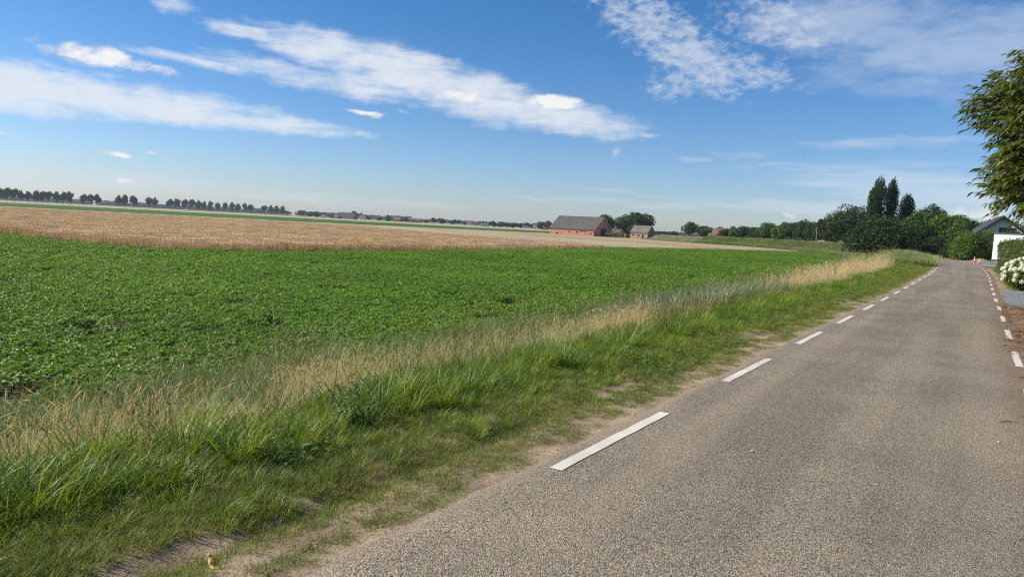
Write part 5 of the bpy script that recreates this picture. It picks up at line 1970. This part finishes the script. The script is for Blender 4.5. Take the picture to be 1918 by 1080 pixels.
# the tree with long narrow leaves at the right edge
def near_tree():
    bx, by = 13.75, 15.6
    o = empty('chestnut_tree', (bx, by, .1), 0)
    r = np.random.default_rng(23)
    tb = MB()
    tb.tube([(0, 0, -.2), (.05, .03, 1.0), (-.05, .1, 2.4), (.05, 0, 4.0), (0, 0, 5.4)], [.24, .19, .16, .11, .05], 10)
    # boughs: crooked, each carrying a clump
    clumps = []
    for i in range(52):
        t = (i + .5) / 52
        z = 2.75 + 4.15 * t
        a = i * 2.399 + .5 * r.random()
        rad = 2.75 * math.sqrt(max(.08, 1 - ((z - 4.3) / 2.95) ** 2)) * (.80 + .28 * r.random())
        if z < 3.8 and math.cos(a) < 0:
            rad = min(rad, (2.5 if z > 3.3 else 2.1) / max(.35, -math.cos(a)), 3.0)
        p0 = Vector((0, 0, max(1.6, z - .9)))
        p3 = Vector((math.cos(a) * rad, math.sin(a) * rad, z + .25 * r.standard_normal()))
        m1 = p0.lerp(p3, .35) + Vector((.15 * r.standard_normal(), .15 * r.standard_normal(), .25 + .15 * r.standard_normal()))
        m2 = p0.lerp(p3, .70) + Vector((.18 * r.standard_normal(), .18 * r.standard_normal(), .22 + .18 * r.standard_normal()))
        tb.tube([p0, m1, m2, p3], [.055, .036, .02, .006], 6)
        clumps.append((p3, .50 + .28 * r.random()))
        clumps.append((m2, .42 + .22 * r.random()))
    base, az, pit, sc = [], [], [], []
    for c, rad in clumps:
        for k in range(int(60 * rad * rad * 3.4)):
            d = Vector((r.standard_normal(), r.standard_normal(), r.standard_normal())).normalized()
            q = c + Vector((d.x, d.y, d.z * .75)) * rad * (.25 + .75 * r.random() ** .5)
            out = (d + Vector((q.x, q.y, 0)).normalized() * .6 + Vector((0, 0, -.1))).normalized()
            L = .22 + .22 * r.random()
            e2 = q + out * L
            if r.random() < .5:
                tb.tube([c.lerp(q, .5), q, e2], [.008, .006, .003], 4, False)
            a0 = math.atan2(out.y, out.x)
            for j in range(9):
                t = j / 8
                base.append(tuple(q.lerp(e2, t)))
                az.append(a0 + (1 if j % 2 else -1) * (.45 + .6 * r.random()) * (1.15 - .75 * t) + .25 * r.standard_normal())
                pit.append(.18 - .75 * r.random() + .25 * out.z)
                sc.append(.65 + .55 * r.random())
    tb.build('trunk', M['bark'], o, True)
    base = np.array(base)
    m = len(base)
    V, t3, t4 = place_leaves(base, np.array(az), np.array(pit), (r.random(m) - .5) * 1.2, np.array(sc), leaf_shape(.175, .062, .3, .35, 'lance'))
    link('crown', join([(V, [t3, t4], 0)], 'crown', [M['chestnut']]), o)
    tag(o, 'leafy tree with long narrow leaves filling the right edge', 'tree')


near_tree()


# ------------------------------------------------------------------ single plants and small things in the verge
def dock_plant():
    x, y = lane(-.08, -3.36)
    o = empty('dock_plant', (float(x), float(y), float(terrain_z(-.08, -3.36))), .4)
    r = np.random.default_rng(41)
    st = MB()
    B, A, Pp, S = [], [], [], []
    for i in range(7):
        a = i * .9 + r.random() * .4
        le = .10 + .16 * r.random()
        h = .22 + .20 * r.random()
        p2 = Vector((math.cos(a) * le, math.sin(a) * le, h))
        st.tube([(0.02 * math.cos(a), .02 * math.sin(a), -.03), (p2 * .55)[:], p2[:]], [.006, .005, .003], 6)
        for k in range(10):
            t = .25 + .75 * k / 9
            p = p2 * t
            B.append(tuple(p)); A.append(a + (r.random() - .5) * 4.5); Pp.append(.5 - .9 * r.random()); S.append(.5 + .7 * r.random())
    for k in range(9):
        B.append((0, 0, .03)); A.append(k * .7 + r.random() * .3); Pp.append(.2 + .35 * r.random()); S.append(1.4 + .9 * r.random())
    st.build('stems', M['stem'], o)
    n = len(B)
    V, t3, t4 = place_leaves(np.array(B), np.array(A), np.array(Pp), (r.random(n) - .5) * .9, np.array(S), leaf_shape(.11, .042, .25, .4))
    link('leaves', join([(V, [t3, t4], 0)], 'leaves', [M['weed']]), o)
    tag(o, 'bushy dark green dock plant with broad leaves at the verge edge', 'plant')


dock_plant()


def seed_stalk():
    x, y = lane(13.2, -EDGE - 2.5)
    o = empty('seed_stalk', (float(x), float(y), float(terrain_z(13.2, -EDGE - 2.5))), 0)
    r = np.random.default_rng(44)
    MB().tube([(0, 0, -.03), (.01, 0, .25), (.0, .01, .44)], [.006, .005, .004], 6).build('stem', M['stem'], o)
    n = 60
    h = .26 + .24 * r.random(n)
    a = r.random(n) * 6.283
    B = np.stack([.006 * np.cos(a), .006 * np.sin(a), h], -1)
    V, t3, t4 = place_leaves(B, a, .3 + .6 * r.random(n), (r.random(n) - .5), .7 + .6 * r.random(n), leaf_shape(.035, .018, .2, .3))
    link('seed_head', join([(V, [t3, t4], 0)], 'seed_head', [M['petal']]), o)
    a = r.random(14) * 6.283
    B = np.stack([.01 * np.cos(a), .01 * np.sin(a), .02 + .2 * r.random(14)], -1)
    V, t3, t4 = place_leaves(B, a, .2 + .5 * r.random(14), (r.random(14) - .5), .7 + .6 * r.random(14), leaf_shape(.13, .04, .2, .4))
    link('leaves', join([(V, [t3, t4], 0)], 'leaves', [M['weed']]), o)
    tag(o, 'single pale seed stalk standing in the green verge', 'plant')


seed_stalk()


def strap():
    x_, y_ = lane(-2.25, -2.107)
    o = empty('yellow_strap', (float(x_), float(y_), float(terrain_z(-2.25, -2.107)) + .002), R(-38))
    pts = [(-.085, .04, .004), (-.05, .012, .012), (-.01, -.010, .005), (.03, -.02, .008), (.06, -.012, .014), (.085, .01, .005)]
    V, Q = [], []
    for i, p in enumerate(pts):
        w = .007 + .003 * math.sin(i * 2.1)
        for sgn, dz in ((-1, 0), (1, .006)):
            for th in (0, .002):
                V.append((p[0] + sgn * w * .3, p[1] + sgn * w, p[2] + dz + th))
    for i in range(len(pts) - 1):
        a, b = i * 4, (i + 1) * 4
        Q += [(a + 1, a + 3, b + 3, b + 1), (a, b, b + 2, a + 2), (a, a + 1, b + 1, b), (a + 2, b + 2, b + 3, a + 3)]
    Q += [(0, 2, 3, 1), (len(V) - 4, len(V) - 3, len(V) - 1, len(V) - 2)]
    link('strip', mesh_np('strip', V, [np.array(Q)], M['yellow_leaf']), o)
    MB().lathe([(.002, 0), (.012, .004), (.010, .012), (.002, .016)], 8, (-.09, .03, .012)).build('knot', M['yellow_leaf'], o)
    tag(o, 'curled yellow strip lying on bare soil at the verge', 'strip')


strap()


def pebble(x, y, size, seed, label):
    r = np.random.default_rng(seed)
    bm = bmesh.new()
    bmesh.ops.create_icosphere(bm, subdivisions=2, radius=size)
    for v in bm.verts:
        k = 1 + .45 * (vnoise(v.co.x / size + 9, v.co.y / size + v.co.z / size + 9, seed) - .5)
        v.co = Vector((v.co.x * k * 1.2, v.co.y * k, v.co.z * k * .65))
    me = bpy.data.meshes.new('pebble')
    bm.to_mesh(me)
    bm.free()
    me.materials.append(M['stone'])
    o = link('pebble', me)
    o.location = (x, y, .008 + size * .5)
    tag(o, label, 'pebble', 'loose pebbles on the lane')


for i, (x, y, z_, lab) in enumerate([(1.98, 5.53, .014, 'pale pebble in the middle of the lane'), (3.35, 7.6, .010, 'small dark pebble further along the lane'), (4.15, 7.35, .010, 'small pebble right of the lane middle'),
                                     (4.4, 6.2, .012, 'pebble near the right edge of the lane'), (2.65, 4.9, .009, 'small pebble low in the lane foreground')]):
    pebble(x, y, z_, 60 + i, lab)
tw = MB().tube([(0, 0, 0), (.09, .015, .006), (.19, .0, .004)], [.004, .0045, .002], 6).tube([(.09, .015, .006), (.13, .05, .01)], [.003, .0012], 5).build('twig', M['bark'])
tw.location = (4.92, 6.95, .014)
tag(tw, 'dry twig lying near the right edge of the lane', 'twig')

bd = MB()
bd.tube([(-.10, 0, 0), (-.04, 0, .012), (.04, 0, .012), (.10, 0, 0)], [.006, .028, .026, .004], 8)
for sgn in (-1, 1):
    bd.add([(.05, 0, .02), (-.03, 0, .02), (-.05, sgn * .13, .07), (-.10, sgn * .24, .04), (.0, sgn * .14, .075)], [(0, 1, 2, 4), (2, 3, 4)] if sgn > 0 else [(4, 2, 1, 0), (4, 3, 2)])
bd = bd.build('flying_bird', M['bird'])
bd.location = (27.6, 70, 10.0)
bd.rotation_euler = (R(20), R(-8), R(70))
tag(bd, 'small dark bird flying in the open sky', 'bird')

# ------------------------------------------------------------------ summer haze
hz = MB().box(-6500, 6500, -500, 9000, -3.0, 24.0).build('haze', None)
hm = bpy.data.materials.new('haze_air')
hm.use_nodes = True
T = NT(hm.node_tree)
T.n.clear()
ho = T.new('ShaderNodeOutputMaterial')
pv = T.new('ShaderNodeVolumePrincipled')
pv.inputs['Color'].default_value = (0.80, 0.89, 1.0, 1)
pv.inputs['Density'].default_value = 0.00010
pv.inputs['Anisotropy'].default_value = 0.2
T.l.new(pv.outputs[0], ho.inputs['Volume'])
hz.data.materials.append(hm)
hz.visible_shadow = True
tag(hz, 'thin summer haze over the polder', 'haze', None, 'stuff')
